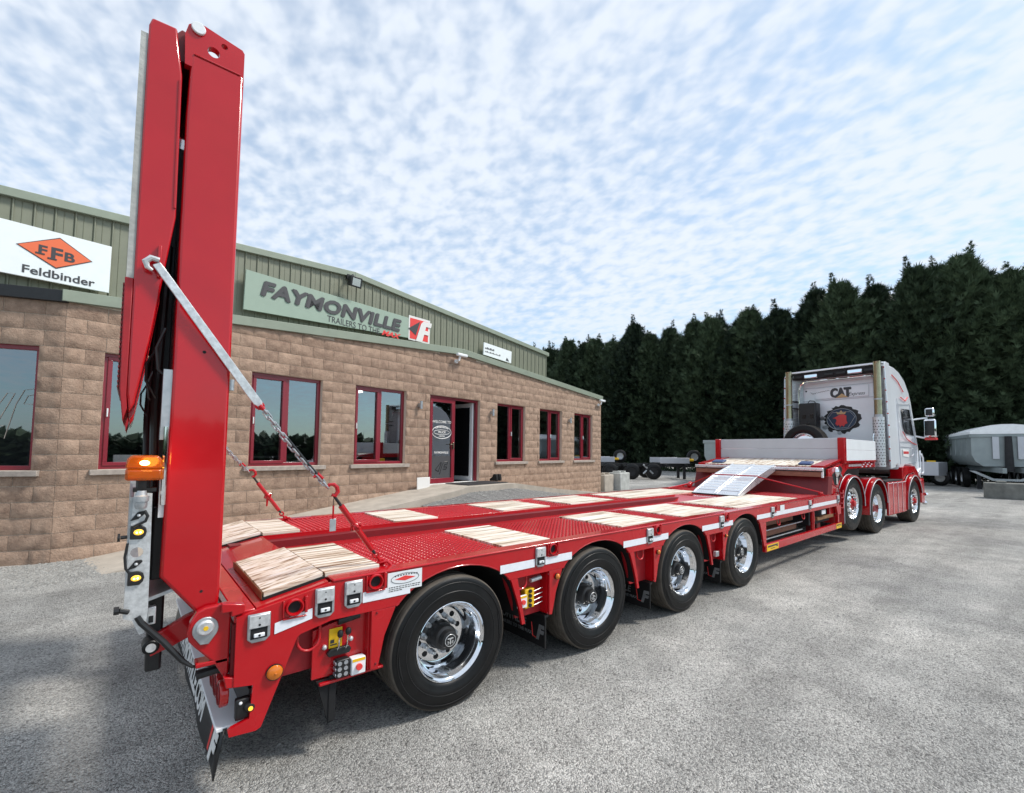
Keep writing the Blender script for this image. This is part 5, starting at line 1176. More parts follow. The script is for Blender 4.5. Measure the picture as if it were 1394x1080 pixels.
# mudguards: rounded red arches with pale edges
def guard(u, z, r, v0, v1, a0, a1, tail=None):
    pts = [(u+r*math.cos(a), z+r*math.sin(a)) for a in [a0+(a1-a0)*k/18 for k in range(19)]]
    if tail: pts = [(pts[0][0]+tail[0], tail[1])]+pts+[(pts[-1][0]-tail[0], tail[2])]
    q = MB(); n_ = len(pts); vs = [(a, v0, b) for a, b in pts]+[(a, v1, b) for a, b in pts]; q.add(vs, [(i, i+1, n_+i+1, n_+i) for i in range(n_-1)])
    inn = [(u+(a-u)*.94, z+(b-z)*.94) for a, b in pts]; o = len(q.v); q.v += [(a, v0, b) for a, b in inn]; q.f += [(i, i+1, o+i+1, o+i) for i in range(n_-1)]
    g_ = q.build('mudguard', 'red', TK); md = g_.modifiers.new('solid', 'SOLIDIFY'); md.thickness = .012
    q = MB(); q.tube([(a, v0-.006, b) for a, b in inn], .007, 6); q.tube([(u+(a-u)*1.0, v0+.09, z+(b-z)*1.02) for a, b in pts[1:-1]], .006, 6); q.build('guard_trim', 'board', g_)
guard(-4.05, .66, .585, -.02, .55, R(8), R(172), (.0, .62, .36)); guard(-2.68, .55, .60, -.02, .55, R(10), R(170), (.0, .60, .42))
guard(-4.05, .66, .585, TV-.55, TV+.02, R(8), R(172)); guard(-2.68, .55, .60, TV-.55, TV+.02, R(8), R(172))
guard(0, .50, .66, -.02, .45, R(20), R(178), (.0, .68, .34))
# chassis, skirt panels (tank fairing)
q = MB(); q.box(-4.9, .9, .75, .87, .62, .95); q.box(-4.9, .9, TV-.87, TV-.75, .62, .95); q.build('chassis', 'dark', TK)
q = MB(); q.box(-1.98, -.66, .30, TV-.3, .35, 1.0); q.build('tank', 'dark_red', TK)
for k in range(4):
    a = -1.99+k*.335; q = MB(); q.box(a+.012, a+.322, .0, .05, .30, 1.03); p_ = q.build('skirt_panel', 'red', TK, bevel=.02)
    q = MB(); q.box(a+.03, a+.30, -.004, .0, 1.0, 1.012); q.box(a+.014, a+.024, -.004, .0, .33, 1.0); q.build('panel_trim', 'board_white', p_)
q = MB(); q.box(-1.99, -.66, .051, .5, 1.031, 1.06); q.build('catwalk', 'dark', TK)
q = MB(); q.box(-4.6, -1.3, .5, TV-.5, .96, 1.02); q.build('deck_plate', 'dark', TK)
q = MB(); q.cyl((-3.3, TV/2, 1.04), .45, 0, .12, 'z', 24); q.build('fifth_wheel', 'black', TK)
# cab: side outline extruded, roof slope at the front
CB0, CB1 = -1.15, .92
cab = [(-1.15, 1.36), (-.75, 1.40), (-.72, 1.26), (-.52, 1.26), (-.30, 1.36), (.30, 1.36), (.62, 1.20), (.90, 1.05), (.98, 1.25), (.95, 1.75), (.80, 2.15), (.60, 2.80), (.55, 3.0), (.42, 3.25), (.15, 3.52), (-.25, 3.70), (-.60, 3.77), (-1.15, 3.79)]
q = MB(); q.prism(cab, 'y', .10, TV-.10)
def taper(p):
    k = max(0, (p.z-2.3)/1.5)*.06; return Vector((p.x, lerp(p.y, TV/2, k), p.z))
q.xf(taper); cb_ = q.build('cab', 'truck_white', TK, bevel=.05, seg=3, smooth=40)
# rear wall details
q = MB(); 
for z in (3.36, 3.02): q.box(-1.160, -1.1505, .38, 2.12, z, z+.018)
q.box(-1.160, -1.1505, .40, .415, 2.1, 3.36); q.box(-1.160, -1.1505, 2.07, 2.085, 2.1, 3.36); q.build('panel_groove', 'board', cb_)
q = MB(); q.box(-1.175, -1.151, .55, 1.75, 3.06, 3.34); q.build('name_panel', 'truck_white', cb_, bevel=.006)
LR, UP_ = (0, -1, 0), (0, 0, 1)
for k_, (a_, b_) in enumerate(((0, 0), (.012, .005), (-.012, -.005), (0, .008))): text('CAT', .31, 'cab_lettering', 'ink', cb_, (-1.178-.001*k_, 1.385+a_, 3.085+b_), LR, UP_, .004, .012, sx=.74)
q = MB(); q.add([(-1.186, 1.26, 3.065), (-1.186, .99, 3.065), (-1.186, 1.125, 3.165)], [(0, 1, 2)]); q.build('cab_emblem', 'tan', cb_, smooth=0)
text('Express', .12, 'cab_lettering', 'ink', cb_, (-1.178, .99, 3.10), LR, UP_, .003, 0, .35, sx=.95)
q = MB(); q.tube([(-1.178, 1.86-k*.028, 3.20+(.06 if k == 0 else .022*(k % 2))+k*.004) for k in range(17)], .005, 4); q.build('script_mark', 'ink', cb_)
# round emblem: black torn edge, blue shield, red griffin with crown
EC = (1.16, 2.515); rr = random.Random(6)
q = MB(); pts = []
for k in range(44): a = 2*PI*k/44; r_ = .355*rr.uniform(.94, 1.16); pts.append((EC[0]+r_*math.cos(a)*1.12, EC[1]+r_*math.sin(a)*.92))
q.prism(pts, 'x', -1.156, -1.1502); q.build('torn_edge', 'black', cb_, smooth=0)
for k in range(9):
    a = rr.uniform(0, 6.28); c_ = (EC[0]+.40*math.cos(a)*1.1, EC[1]+.37*math.sin(a)*.92); q = MB(); q.prism([(c_[0]+.07*rr.uniform(.5, 1.2)*math.cos(b), c_[1]+.055*rr.uniform(.5, 1.2)*math.sin(b)) for b in [j*PI/4 for j in range(8)]], 'x', -1.160, -1.1562); q.build('torn_flap', 'galv' if k % 2 else 'board_white', cb_, smooth=0)
q = MB(); q.prism([(EC[0]+.315*math.cos(k*PI/18)*1.08, EC[1]+.275*math.sin(k*PI/18)) for k in range(36)], 'x', -1.164, -1.1602); q.build('roundel', 'blue_dark', cb_, smooth=0)
q = MB(); q.tube([(-1.167, EC[0]+.315*math.cos(k*PI/18)*1.05, EC[1]+.268*math.sin(k*PI/18)) for k in range(36)], .006, 5, closed=True)
sh_ = [(.30, .05), (.20, .18), (-.20, .18), (-.30, .05), (-.14, -.22), (.14, -.22)]; q.tube([(-1.167, EC[0]+a, EC[1]+b) for a, b in sh_], .006, 5, closed=True); q.build('roundel_ring', 'galv', cb_)
gr = [(-.11, .08), (-.05, .12), (.04, .11), (.10, .07), (.19, .03), (.12, .02), (.10, -.02), (.13, -.10), (.09, -.15), (.05, -.13), (.03, -.19), (-.01, -.14), (-.05, -.18), (-.08, -.12), (-.13, -.10), (-.11, -.03)]
q = MB(); q.prism([(EC[0]+a*1.05, EC[1]+b*1.05) for a, b in gr], 'x', -1.172, -1.1661); q.build('griffin', 'emblem_red', cb_, smooth=0)
q = MB(); q.prism([(EC[0]+a, EC[1]+b) for a, b in [(-.09, .13), (-.11, .20), (-.05, .16), (0, .23), (.05, .16), (.11, .20), (.09, .13)]], 'x', -1.172, -1.1661); q.build('crown', 'tan', cb_, smooth=0)
q = MB(); q.sphere((-1.155, 1.98, 3.30), .022, 8); q.build('vent_plug', 'black', cb_)
# side air deflectors and roof light bar
for v, s_ in ((.06, 1), (TV-.06, -1)):
    a, b = sorted((v, v+s_*.03)); q = MB(); q.prism([(-1.15, 1.34), (-1.50, 1.32), (-1.50, 3.70), (-1.44, 3.80), (-1.15, 3.80)], 'y', a, b); q.xf(taper); d_ = q.build('air_deflector', 'truck_white', TK, bevel=.008)
    a, b = sorted((v+s_*.031, v+s_*.07)); q = MB(); q.prism([(-1.16, 1.6), (-1.44, 1.6), (-1.44, 3.55), (-1.16, 3.6)], 'y', a, b); q.xf(taper); q.build('deflector_lining', 'galv', d_)
    q = MB()
    for k in range(9): q.cyl((-1.50, taper(Vector((0, v+s_*.015, 1.5+k*.27))).y, 1.5+k*.27), .017, -.016, 0, 'x', 10)
    q.build('marker_light', 'red_lens', d_)
    q = MB(); q.tube([(-1.505, taper(Vector((0, v, 1.34))).y, 1.34), (-1.505, taper(Vector((0, v, 3.68))).y, 3.68)], .011, 6); q.build('edge_trim', 'alu', d_)
    q = MB(); 
    for k in range(14): q.tube([(-1.18, v+s_*.075, 1.7+k*.13), (-1.40, v+s_*.075, 1.83+k*.13)], .005, 4)
    q.xf(taper); q.build('lining_ribs', 'galv_bright', d_)
for v0, v1 in ((.085, .42), (TV-.085, TV-.42)):
    q = MB(); q.add([taper(Vector(p)) for p in ((-1.47, v0, 1.5), (-1.165, v1, 1.5), (-1.165, v1, 3.62), (-1.47, v0, 3.70))], [(0, 1, 2, 3)]); cl_ = q.build('closing_panel', 'galv', TK, smooth=0)
    q = MB()
    for k in range(15): q.tube([taper(Vector((-1.475, v0+(v1-v0)*.05, 1.6+k*.13))), taper(Vector((-1.185, v0+(v1-v0)*.95, 1.73+k*.13)))], .006, 4)
    q.build('panel_ribs', 'galv_bright', cl_)
q = MB(); q.prism([(-1.15, 3.80), (-1.47, 3.76), (-1.47, 3.80), (-1.15, 3.84)], 'y', .18, TV-.18); q.build('roof_spoiler', 'truck_white', TK, bevel=.006)
q = MB(); q.box(-1.40, -1.16, .30, TV-.3, 3.60, 3.755); q.build('spoiler_underside', 'dark', TK)
for v in (.75, 1.75): q = MB(); q.box(-1.46, -1.38, v-.16, v+.16, 3.60, 3.70); q.build('work_light', 'chrome', TK, bevel=.02)
for v in (.45, 1.05, 1.32, 2.05): q = MB(); q.box(-1.45, -1.40, v-.10, v+.10, 3.62, 3.68); q.build('work_light', 'black', TK, bevel=.01)
q = MB(); q.tube([(-1.35, 2.08, 2.2), (-1.35, 2.08, 3.30), (-1.35, 2.03, 3.46), (-1.35, 1.90, 3.52), (-1.35, .45, 3.52), (-1.35, .34, 3.45), (-1.35, .30, 3.30)], .028, 10); q.build('rear_hoop', 'chrome', TK)
# exhaust chimneys
for v in (.24, 2.22):
    q = MB(); q.tube([(-1.62, v, 2.45), (-1.62, v, 3.74), (-1.63, v, 3.80)], .078, 16); ex_ = q.build('exhaust_stack', 'brass', TK)
    MB().tube([(-1.62, v, 2.30), (-1.62, v, 2.56)], .084, 16).build('exhaust_collar', 'galv', ex_); MB().tube([(-1.62, v, 2.90), (-1.62, v, 2.93)], .084, 16).build('exhaust_collar', 'galv', ex_)
    q = MB(); q.tube([(-1.62, v, 1.36), (-1.62, v, 2.50)], .115, 20); sh_ = q.build('heat_shield', 'galv_bright', ex_)
    q = MB()
    for i in range(16):
        for j in range(12):
            a = 2*PI*(j+.5*(i % 2))/12; z = 1.42+i*.066; c_ = Vector((-1.62+.1155*math.cos(a), v+.1155*math.sin(a), z)); t_ = Vector((-math.sin(a), math.cos(a), 0))*.017
            q.add([c_-t_, c_+Vector((0, 0, -.014)), c_+t_, c_+Vector((0, 0, .014))], [(0, 1, 2, 3)])
    q.xf(lambda p: p); q.build('shield_holes', 'black', ex_, smooth=0)
    q = MB(); q.cyl((-1.63, v, 3.80), .070, 0, .002, 'z', 14); q.build('exhaust_bore', 'black', ex_)
    for z in (3.02, 2.84): q = MB(); q.tube([(-1.56, v, z), (-1.20, v*.9+.12, z)], .018, 8); q.build('stack_bracket', 'black', ex_)
q = MB(); q.tube([(-1.72, .33, 1.3), (-1.72, .33, 2.02), (-1.70, .31, 2.12), (-1.66, .28, 2.12)], .016, 8); q.build('grab_handle', 'chrome', TK)
# black box and coils behind the cab
q = MB(); q.box(-1.55, -1.25, 1.60, 2.02, 2.05, 2.95); bx2 = q.build('air_box', 'black', TK, bevel=.03)
q = MB(); q.box(-1.560, -1.5501, 1.66, 1.74, 2.55, 2.65); q.box(-1.560, -1.5501, 1.84, 1.92, 2.55, 2.65); q.box(-1.560, -1.5501, 1.76, 1.84, 2.35, 2.42); q.build('latch', 'black_gloss', bx2)
q = MB(); q.tube([(-1.4, 1.85, 2.95), (-1.4, 1.80, 3.02), (-1.4, 1.70, 3.0), (-1.4, 1.66, 2.95)], .010, 6); q.build('handle', 'black', bx2)
# doors, windows, mirror on the near side
def skin(pts, name, m_, off=.096, parent=None, th=.004):
    q = MB(); q.prism(pts, 'y', off-th, off); q.xf(taper); return q.build(name, m_, parent or cb_, smooth=20)
skin([(-.36, 2.76), (.30, 2.78), (.52, 2.12), (-.12, 2.16), (-.30, 2.30)], 'side_window', 'black_gloss')
q = MB(); q.tube([taper(Vector((a, .092, b))) for a, b in [(-.62, 2.88), (.34, 2.92), (.62, 2.06), (.40, 1.95), (-.12, 2.02), (-.42, 2.2), (-.60, 2.6)]], .008, 5, closed=True); q.build('window_seal', 'board', cb_)
q = MB(); q.tube([taper(Vector((a, .089, b))) for a, b in [(-.42, 2.2), (-.12, 2.03), (.40, 1.93), (.70, 1.9)]], .011, 5); q.tube([taper(Vector((a, .089, b))) for a, b in [(-.9, 3.55), (-.45, 3.42), (-.1, 3.2)]], .010, 5); q.tube([taper(Vector((a, .089, b))) for a, b in [(-.35, 3.05), (0, 2.98), (.25, 3.1)]], .010, 5); q.build('pinstripe', 'ink_red', cb_)
q = MB(); q.tube([taper(Vector((a, .094, b))) for a, b in [(-.66, 3.0), (-.66, 1.42)]], .007, 5); q.tube([taper(Vector((a, .094, b))) for a, b in [(.74, 2.0), (.72, 1.45), (-.25, 1.42)]], .007, 5)
for z in (1.95, 1.82): q.tube([taper(Vector((a, .094, b))) for a, b in [(-.64, z+.03), (.70, z-.02)]], .006, 5)
q.build('door_shut_line', 'board', cb_)
skin([(-.45, 1.60), (.0, 1.58), (.0, 1.76), (-.45, 1.78)], 'door_sign', 'paper', .094)
q = MB(); rl = random.Random(14); x = -.42
while x < -.04: w_ = rl.uniform(.03, .07); q.box(x, x+w_, .086, .0899, 1.66, 1.72); x += w_+.012
q.build('door_script', 'emblem_red', cb_, smooth=0)
q = MB(); q.tube([(.12, .08, 1.60), (.12, .05, 1.60), (.24, .05, 1.66), (.24, .05, 1.78), (.18, .08, 1.80)], .014, 6); q.build('door_handle', 'board', cb_)
q = MB(); q.prism([(.62, 1.19), (.92, 1.04), (1.02, 1.3), (1.0, 1.75), (.97, 1.75), (.95, 1.3)], 'y', .07, .0999); q.build('corner_panel', 'truck_white', TK, bevel=.01)
q = MB(); q.tube([(.92, .04, 1.15), (1.05, .04, 1.20), (1.05, .04, 1.55), (.95, .05, 1.66)], .020, 8); q.build('corner_hoop', 'truck_white', TK)
# step and lower cab in red, bumper
q = MB(); q.prism([(-.72, 1.0), (-.72, 1.34), (-.30, 1.36), (.30, 1.36), (.62, 1.19), (.66, .9), (.2, 1.2), (-.4, 1.15)], 'y', .05, .30); q.build('step_well', 'red', TK, bevel=.01)
q = MB(); q.prism([(.68, .42), (.98, .38), (1.02, .7), (.98, 1.04), (.70, 1.0)], 'y', .02, TV-.02); q.build('bumper', 'red', TK, bevel=.03)
q = MB(); q.tube([(1.0, .02, .62), (1.06, .0, .62)], .04, 10); q.sphere((1.02, .03, .40), .06, 10); q.build('bumper_lamp', 'chrome', TK)
q = MB(); q.prism([(.66, 1.45), (.97, 1.75), (.985, 1.05), (.8, 1.05)], 'y', .3, TV-.3); q.build('grille', 'black', TK)
skin([(.62, 2.84), (.86, 2.10), (.9, 2.10), (.66, 2.84)], 'windscreen_edge', 'black_gloss', .3)
mr_ = thing_m = link('mirror_head', None, TK)
q = MB(); q.box(.78, 1.02, -.30, -.05, 2.08, 2.56); mh = q.build('mirror', 'chrome', TK, bevel=.05, seg=3)
q = MB(); q.box(.774, .7799, -.275, -.075, 2.13, 2.51); q.build('mirror_glass', 'black_gloss', mh)
q = MB(); q.box(.80, 1.0, -.27, -.07, 2.62, 2.84); mh2 = q.build('mirror', 'chrome', TK, bevel=.05, seg=3)
q = MB(); q.box(.794, .7999, -.24, -.10, 2.65, 2.81); q.build('mirror_glass', 'black_gloss', mh2)
MB().tube([(.70, .12, 2.55), (.85, -.02, 2.58), (.88, -.12, 2.59)], .020, 8).build('mirror_arm', 'truck_white', TK); MB().tube([(.74, .12, 2.12), (.86, -.02, 2.08), (.88, -.1, 2.08)], .022, 8).build('mirror_arm', 'truck_white', TK)
q = MB(); q.prism([(.80, 2.02), (1.0, 2.02), (1.0, 2.075), (.80, 2.075)], 'y', -.29, -.06); q.build('mirror_cap', 'emblem_red', TK, bevel=.01)
bpy.data.objects.remove(mr_)
# spare wheel carried behind the cab
sp_ = MB(); sp = link('spare_wheel', t_me, TK, (-1.9, 1.72, 1.86)); sp.rotation_euler = (R(90), 0, R(90)); sp.rotation_euler = (0, 0, -PI/2)
sp['label'] = 'spare wheel standing behind the cab'; link('tread', t_tr, sp); link('rim', rim_f, sp)
q = MB(); q.box(-2.05, -1.75, 1.4, 2.0, 1.02, 1.50); q.build('spare_carrier', 'dark', TK)
# ================================================================ parked vehicles in the background
def small_wheel(parent, x, y, z, r=.5, w=.3, rm='galv'):
    q = MB(); q.lathe([(r*.55, -w/2), (r*.9, -w/2), (r, -w*.4), (r, w*.4), (r*.9, w/2), (r*.55, w/2)], (x, y, z), 'y', 24); o = q.build('wheel', 'rubber', parent)
    q = MB(); q.lathe([(r*.55, -w*.45), (r*.5, -w*.3), (0, -w*.25)], (x, y, z), 'y', 20); q.lathe([(r*.55, w*.45), (r*.5, w*.3), (0, w*.25)], (x, y, z), 'y', 20); q.build('rim', rm, o)
def tipper(name, label, loc, rz, L=7.5, zb=1.12, zt=2.60, tarp=True):
    t_ = thing(name, label, 'tipper', loc, rz, 'tipper trailers parked by the trees')
    # local x forward (bulkhead at 0, body runs to -L), y across
    prof = [(-1.25, zt), (-1.25, zb+.55), (-1.12, zb+.22), (-.85, zb), (.85, zb), (1.12, zb+.22), (1.25, zb+.55), (1.25, zt)]
    q = MB(); n_ = len(prof); vs = [(0, a, b) for a, b in prof]+[(-L, a, b) for a, b in prof]
    q.add(vs, [(i, i+1, n_+i+1, n_+i) for i in range(n_-1)]+[tuple(range(n_))]+[tuple(range(n_, 2*n_))]); b_ = q.build('body', 'tipper_grey', t_)
    q = MB(); q.box(-L-.03, .03, -1.31, -1.2501, zt-.14, zt+.02); q.box(-L-.03, .03, 1.2501, 1.31, zt-.14, zt+.02); q.box(-.02, .05, -1.25, 1.25, zt-.12, zt+.02); q.build('top_rail', 'tipper_grey', b_, bevel=.01)
    for k in range(5):
        x = -.9-k*(L-1.4)/4; q = MB(); q.box(x-.05, x+.05, -1.28, -1.2501, zb+.5, zt-.14); q.box(x-.05, x+.05, 1.2501, 1.28, zb+.5, zt-.14); q.build('body_rib', 'tipper_grey', b_)
    if tarp:
        q = MB(); pr = [(-1.29, zt+.02), (-1.29, zt+.14), (-.55, zt+.42), (-.2, zt+.46), (.2, zt+.46), (.55, zt+.42), (1.29, zt+.14), (1.29, zt+.02)]; m_ = len(pr)
        vs = [(.06, a, b) for a, b in pr]+[(-L, a, b) for a, b in pr]; q.add(vs, [(i, i+1, m_+i+1, m_+i) for i in range(m_-1)]+[tuple(range(m_)), tuple(range(m_, 2*m_))]); q.build('tarpaulin', 'tarp', t_)
    q = MB(); q.tube([(.15, 0, .9), (.12, 0, zt-.1)], [.16, .12], 14); q.build('tipping_ram', 'dark', t_)
    for y in (-.42, .42): q = MB(); q.box(.051, .10, y-.11, y+.11, zb+.35, zt-.12); q.build('bulkhead_post', 'board', b_)
    q = MB(); q.box(-L, 1.3, -.5, -.36, .85, 1.08); q.box(-L, 1.3, .36, .5, .85, 1.08); q.build('chassis', 'tipper_grey', t_)
    q = MB(); q.prism([(-1.3, .9), (-.5, .45), (.5, .45), (1.3, .9), (1.1, .9), (.45, .55), (-.45, .55), (-1.1, .9)], 'x', -.4, -.3); q.build('front_frame', 'galv', t_)
    for k in range(3):
        for y in (-1.05, 1.05): small_wheel(t_, -L+1.1+k*1.32, y, .5)
    for y in (-.8, .8): q = MB(); q.box(-1.2, -1.05, y-.07, y+.07, .0, .9); q.build('landing_leg', 'dark', t_)
    return t_
# bulkhead faces the camera, far side by the trees
tipper('tipper_trailer', 'grey half-pipe tipper trailer with a white ridged cover', (28.05, -1.1, .03), R(196), L=6.3)
tipper('tipper_trailer', 'grey tipper body parked beyond the neck, partly hidden by the headboard', (20.6, 8.3, .03), R(205), L=5.0, zt=2.26, zb=.95, tarp=False)
def skeletal(label, loc, rz, spare=True):
    t_ = thing('chassis_trailer', label, 'trailer', loc, rz, 'bare chassis trailers parked under the trees')
    q = MB(); q.box(-6, 0, -.45, -.30, .75, .95); q.box(-6, 0, .30, .45, .75, .95); q.build('chassis', 'black', t_)
    for k in range(5): q = MB(); q.box(-.5-k*1.3, -.35-k*1.3, -1.2, 1.2, .80, .92); q.build('crossmember', 'black', t_)
    for k in range(3):
        for y in (-1.0, 1.0): small_wheel(t_, -5.2+k*1.32, y, .48, .48, .3, 'dark')
    q = MB(); q.box(-2.2, -.4, -1.22, -1.16, .98, 1.32); q.build('side_board', 'board', t_, bevel=.01)
    q = MB(); q.box(-2.2, -.4, 1.16, 1.22, .98, 1.32); q.build('side_board', 'board', t_, bevel=.01)
    if spare: small_wheel(t_, -.0, -.8, 1.38, .42, .28)
    q = MB(); q.box(-.42, -.12, -1.18, -.95, 1.12, 1.26); q.build('beacon_cover', 'yellow', t_, bevel=.03)
    for y in (-.6, .6): q = MB(); q.box(-.6, -.45, y-.06, y+.06, .0, .8); q.build('landing_leg', 'dark', t_)
    q = MB(); q.tube([(-2.6, -1.1, .9), (-3.2, -1.1, .35)], .05, 8); q.tube([(-2.6, -1.1, .35), (-3.2, -1.1, .9)], .05, 8); q.build('side_brace', 'galv', t_)
skeletal('black chassis trailer with a grey board just beyond the block wall corner', (23.2, 17.6, .03), R(-42)); skeletal('black chassis trailer with a grey board, between the building and the tipper body', (24.6, 13.0, .03), R(-40))
bx3 = thing('flatbed_trailer', 'low trailer with pale grey sides parked behind the truck nose', 'trailer', (30.2, 3.1, .03), R(80))
q = MB(); q.box(-1.7, 1.7, -.6, .6, .55, 1.25); q.build('body', 'board', bx3, bevel=.02)
q = MB(); q.box(-1.2, -.8, -.63, -.601, 1.05, 1.32); q.build('lamp', 'yellow', bx3)
for x in (-1.4, 1.2): small_wheel(bx3, x, -.55, .42, .42, .25)
def cblock(label, loc, rz, w, d, h, m_='concrete_grey'):
    t_ = thing('concrete_block', label, 'block', loc, rz); q = MB(); q.box(-w/2, w/2, -d/2, d/2, 0, h); b_ = q.build('body', m_, t_, bevel=.04)
    q = MB(); q.box(-w*.32, -w*.18, -d*.3, d*.3, h-.001, h+.07); q.box(w*.18, w*.32, -d*.3, d*.3, h-.001, h+.07); q.build('key', m_, t_, bevel=.02)
cblock('dark concrete block against the end of the block wall', (13.35, 10.35, 0), .2, .8, .6, .72, 'concrete'); cblock('pale concrete block beside the end of the building', (14.35, 10.30, 0), .2, .9, .6, .78)
cblock('long stained concrete block in front of the covered tipper', (23.2, -1.6, 0), R(100), 1.9, .7, .62, 'concrete_dark')
# ================================================================ conifer screen
def conifer(seed, H=13.5, RB=2.5):
    rr = random.Random(seed); q = MB(); vs = []; fs = []
    def spray(p, d, s):
        d = d.normalized(); side_ = d.cross(Vector((rr.uniform(-1, 1), rr.uniform(-1, 1), rr.uniform(.2, 1)))).normalized()
        for k in (-1.2, -.5, 0, .5, 1.2):
            e = (d+side_*k*rr.uniform(.35, .75)+Vector((0, 0, rr.uniform(-.18, .12)))).normalized(); L_ = s*rr.uniform(.7, 1.15); w_ = side_*min(s, .5)*.07
            o = len(vs); b = p; m_ = p+e*L_*.5; t_ = p+e*L_
            vs.extend([b, m_+w_, t_, m_-w_]); fs.append((o, o+1, o+2, o+3))
    nb = 620; lean = Vector((rr.uniform(-.25, .25), rr.uniform(-.25, .25), 0))
    for i in range(nb):
        t = (i/nb)**.92; z = .4+(H-1.0)*t; a = i*2.39996+rr.uniform(-.3, .3)
        r_ = RB*min(1, (1-t)/.50)**.85*rr.uniform(.62, 1.12)*(1.0 if t > .06 else .8)+.10
        el = lerp(.10, .95, t)+rr.uniform(-.15, .15); base = lean*t*t*2+Vector((0, 0, z-r_*math.tan(min(el, 1.1))*.45))
        dr = Vector((math.cos(a)*math.cos(el), math.sin(a)*math.cos(el), math.sin(el)))
        L_ = r_/math.cos(min(el, 1.0)); ns = max(4, int(L_*5.2))
        for k in range(ns):
            f = lerp(.35, 1, (k+rr.random())/ns); p = base+dr*L_*f+Vector((rr.gauss(0, .10), rr.gauss(0, .10), rr.gauss(0, .08)-.10*f*f))
            d = dr*.9+Vector((rr.uniform(-.5, .5), rr.uniform(-.5, .5), rr.uniform(-.05, .65))); spray(p, d, rr.uniform(.30, .52)*(1.0 if t < .9 else .7))
        for k in range(6):
            p = base+dr*L_*rr.uniform(.80, 1.06)+Vector((rr.gauss(0, .12), rr.gauss(0, .12), rr.gauss(0, .10))); spray(p, dr+Vector((rr.uniform(-.4, .4), rr.uniform(-.4, .4), rr.uniform(-.35, .5))), rr.uniform(.32, .60))
    for lead in range(rr.choice((2, 3, 3))):
        tip = lean*2+Vector((rr.uniform(-.5, .5)*lead, rr.uniform(-.5, .5)*lead, H-2.4-.6*lead)); top = tip+Vector((rr.uniform(-.5, .5), rr.uniform(-.5, .5), 2.7+rr.uniform(-.5, .5)))
        for k in range(200):
            f = rr.random(); p = tip.lerp(top, f); a = rr.random()*6.28; w_ = .60*(1-f)+.02
            spray(p+Vector((math.cos(a), math.sin(a), 0))*w_*rr.random(), Vector((math.cos(a)*.75, math.sin(a)*.75, .6)), rr.uniform(.22, .5)*(1.1-.6*f))
    q.v = [tuple(v) for v in vs]; q.f = fs; me = bpy.data.meshes.new('crown'); me.from_pydata(q.v, [], q.f); me.materials.append(M['leaf'])
    t2 = MB(); t2.tube([(0, 0, -.1), lean*.3+Vector((0, 0, H*.4)), lean*2+Vector((0, 0, H-1))], [.22, .14, .03], 8)
    for k in range(10):
        z = .8+k*H*.07; a = k*2.4; t2.tube([(0, 0, z), (math.cos(a)*RB*.6, math.sin(a)*RB*.6, z+.5)], [.05, .015], 5)
    return me, t2.mesh('trunk', 'bark', 40)
kinds = [conifer(s) for s in (1, 2, 3, 4, 5)]
rt_ = random.Random(77); ys = -13.0; k = 0
spots = []
while ys < 52:
    spots.append((ys, rt_.uniform(-.5, .5))); spots.append((ys+.9, 2.2+rt_.uniform(-.4, .4))); ys += rt_.uniform(1.75, 2.35)
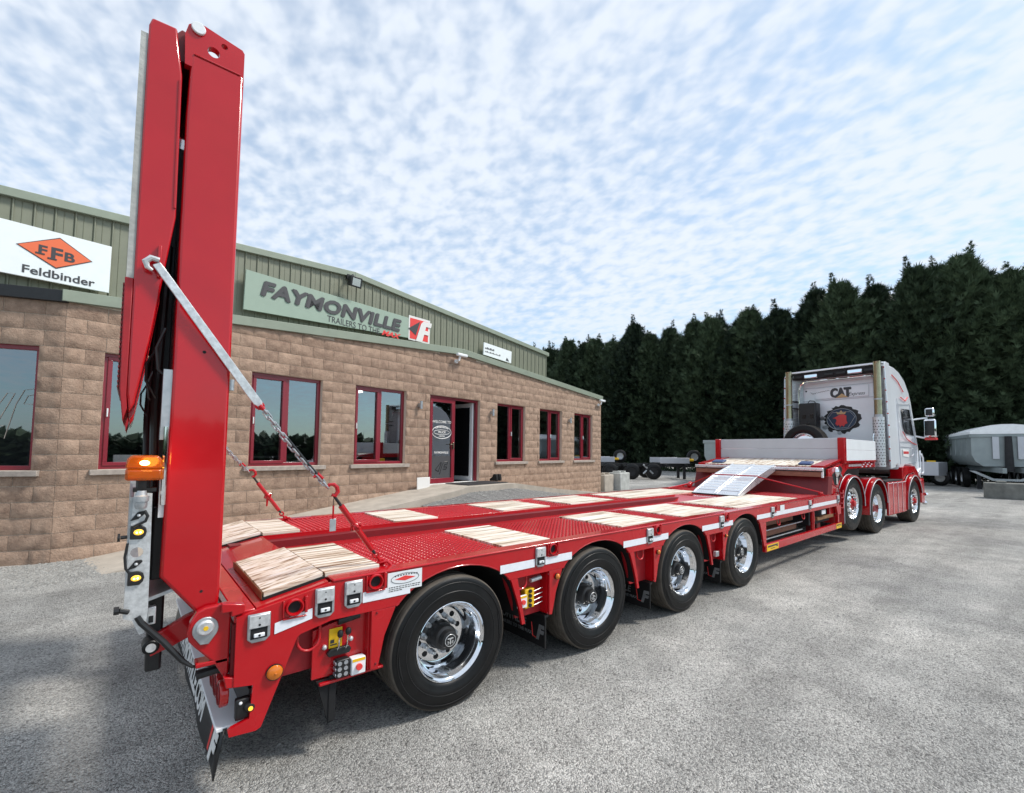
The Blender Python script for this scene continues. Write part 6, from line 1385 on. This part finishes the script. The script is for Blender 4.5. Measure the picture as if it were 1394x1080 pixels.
for i, (y, dx_) in enumerate(spots):
    x = 35.0+dx_+(.02*y); h = (13.4 if y < 5 else 13.4+(y-5)*.03)*rt_.uniform(.90, 1.07)/13.5
    kd = kinds[rt_.randrange(5)]; t_ = link('conifer', None, None, (x, y, 0), rt_.random()*6.28); t_.scale = (rt_.uniform(.95, 1.15), rt_.uniform(.95, 1.15), h)
    if dx_ > 1: lab = 'dark conifer of the rear row, showing only between the front conifers'
    elif abs(y+1.2) < 6: lab = 'tall dark conifer in the screen above the covered tipper'
    elif y < 12: lab = 'tall dark conifer in the screen behind the truck cab'
    else: lab = 'tall dark conifer in the screen between the building and the truck cab'
    tag(t_, lab, 'tree', 'row of conifers closing off the yard')
    link('crown', kd[0], t_); link('trunk', kd[1], t_)
# low undergrowth at the foot of the screen
rr = random.Random(31); vs = []; fs = []
for i in range(9000):
    p = Vector((33.4+rr.uniform(-.5, 1.5), rr.uniform(-14, 52), rr.random()**2*1.6)); 
    d = Vector((rr.uniform(-1, 1), rr.uniform(-1, 1), rr.uniform(.1, 1.2))).normalized(); s_ = d.cross(Vector((0, 0, 1))).normalized()*.06; L_ = rr.uniform(.2, .45); o = len(vs)
    vs += [p, p+d*L_*.5+s_, p+d*L_, p+d*L_*.5-s_]; fs.append((o, o+1, o+2, o+3))
me = bpy.data.meshes.new('undergrowth'); me.from_pydata([tuple(v) for v in vs], [], fs); me.materials.append(M['leaf']); tag(link('undergrowth', me), 'dark weeds and brambles along the foot of the conifers', 'undergrowth', kind='stuff')
# far hedge across the road behind the camera side: seen only as reflections in glass and chrome
rr = random.Random(41); vs = []; fs = []
for i in range(14000):
    a = rr.uniform(-1.0, 2.4)+YAW+PI-.7; R_ = 46+rr.uniform(-2, 4); top = 2.6+1.6*noise.noise((a*9, 1.3, 0))+.8*noise.noise((a*31, 4.3, 0))
    p = Vector((CAM.x+R_*math.cos(a), CAM.y+R_*math.sin(a), top*rr.random()**.8)); d = Vector((rr.uniform(-1, 1), rr.uniform(-1, 1), rr.uniform(-.3, 1))).normalized(); s_ = d.cross(Vector((.3, .2, 1))).normalized()*.55; L_ = rr.uniform(1.0, 1.9); o = len(vs)
    vs += [p, p+d*L_*.5+s_, p+d*L_, p+d*L_*.5-s_]; fs.append((o, o+1, o+2, o+3))
me = bpy.data.meshes.new('distant_woodland'); me.from_pydata([tuple(v) for v in vs], [], fs); me.materials.append(M['leaf']); tag(link('distant_woodland', me), 'belt of trees across the yard mirrored in the office windows', 'woodland', kind='stuff')
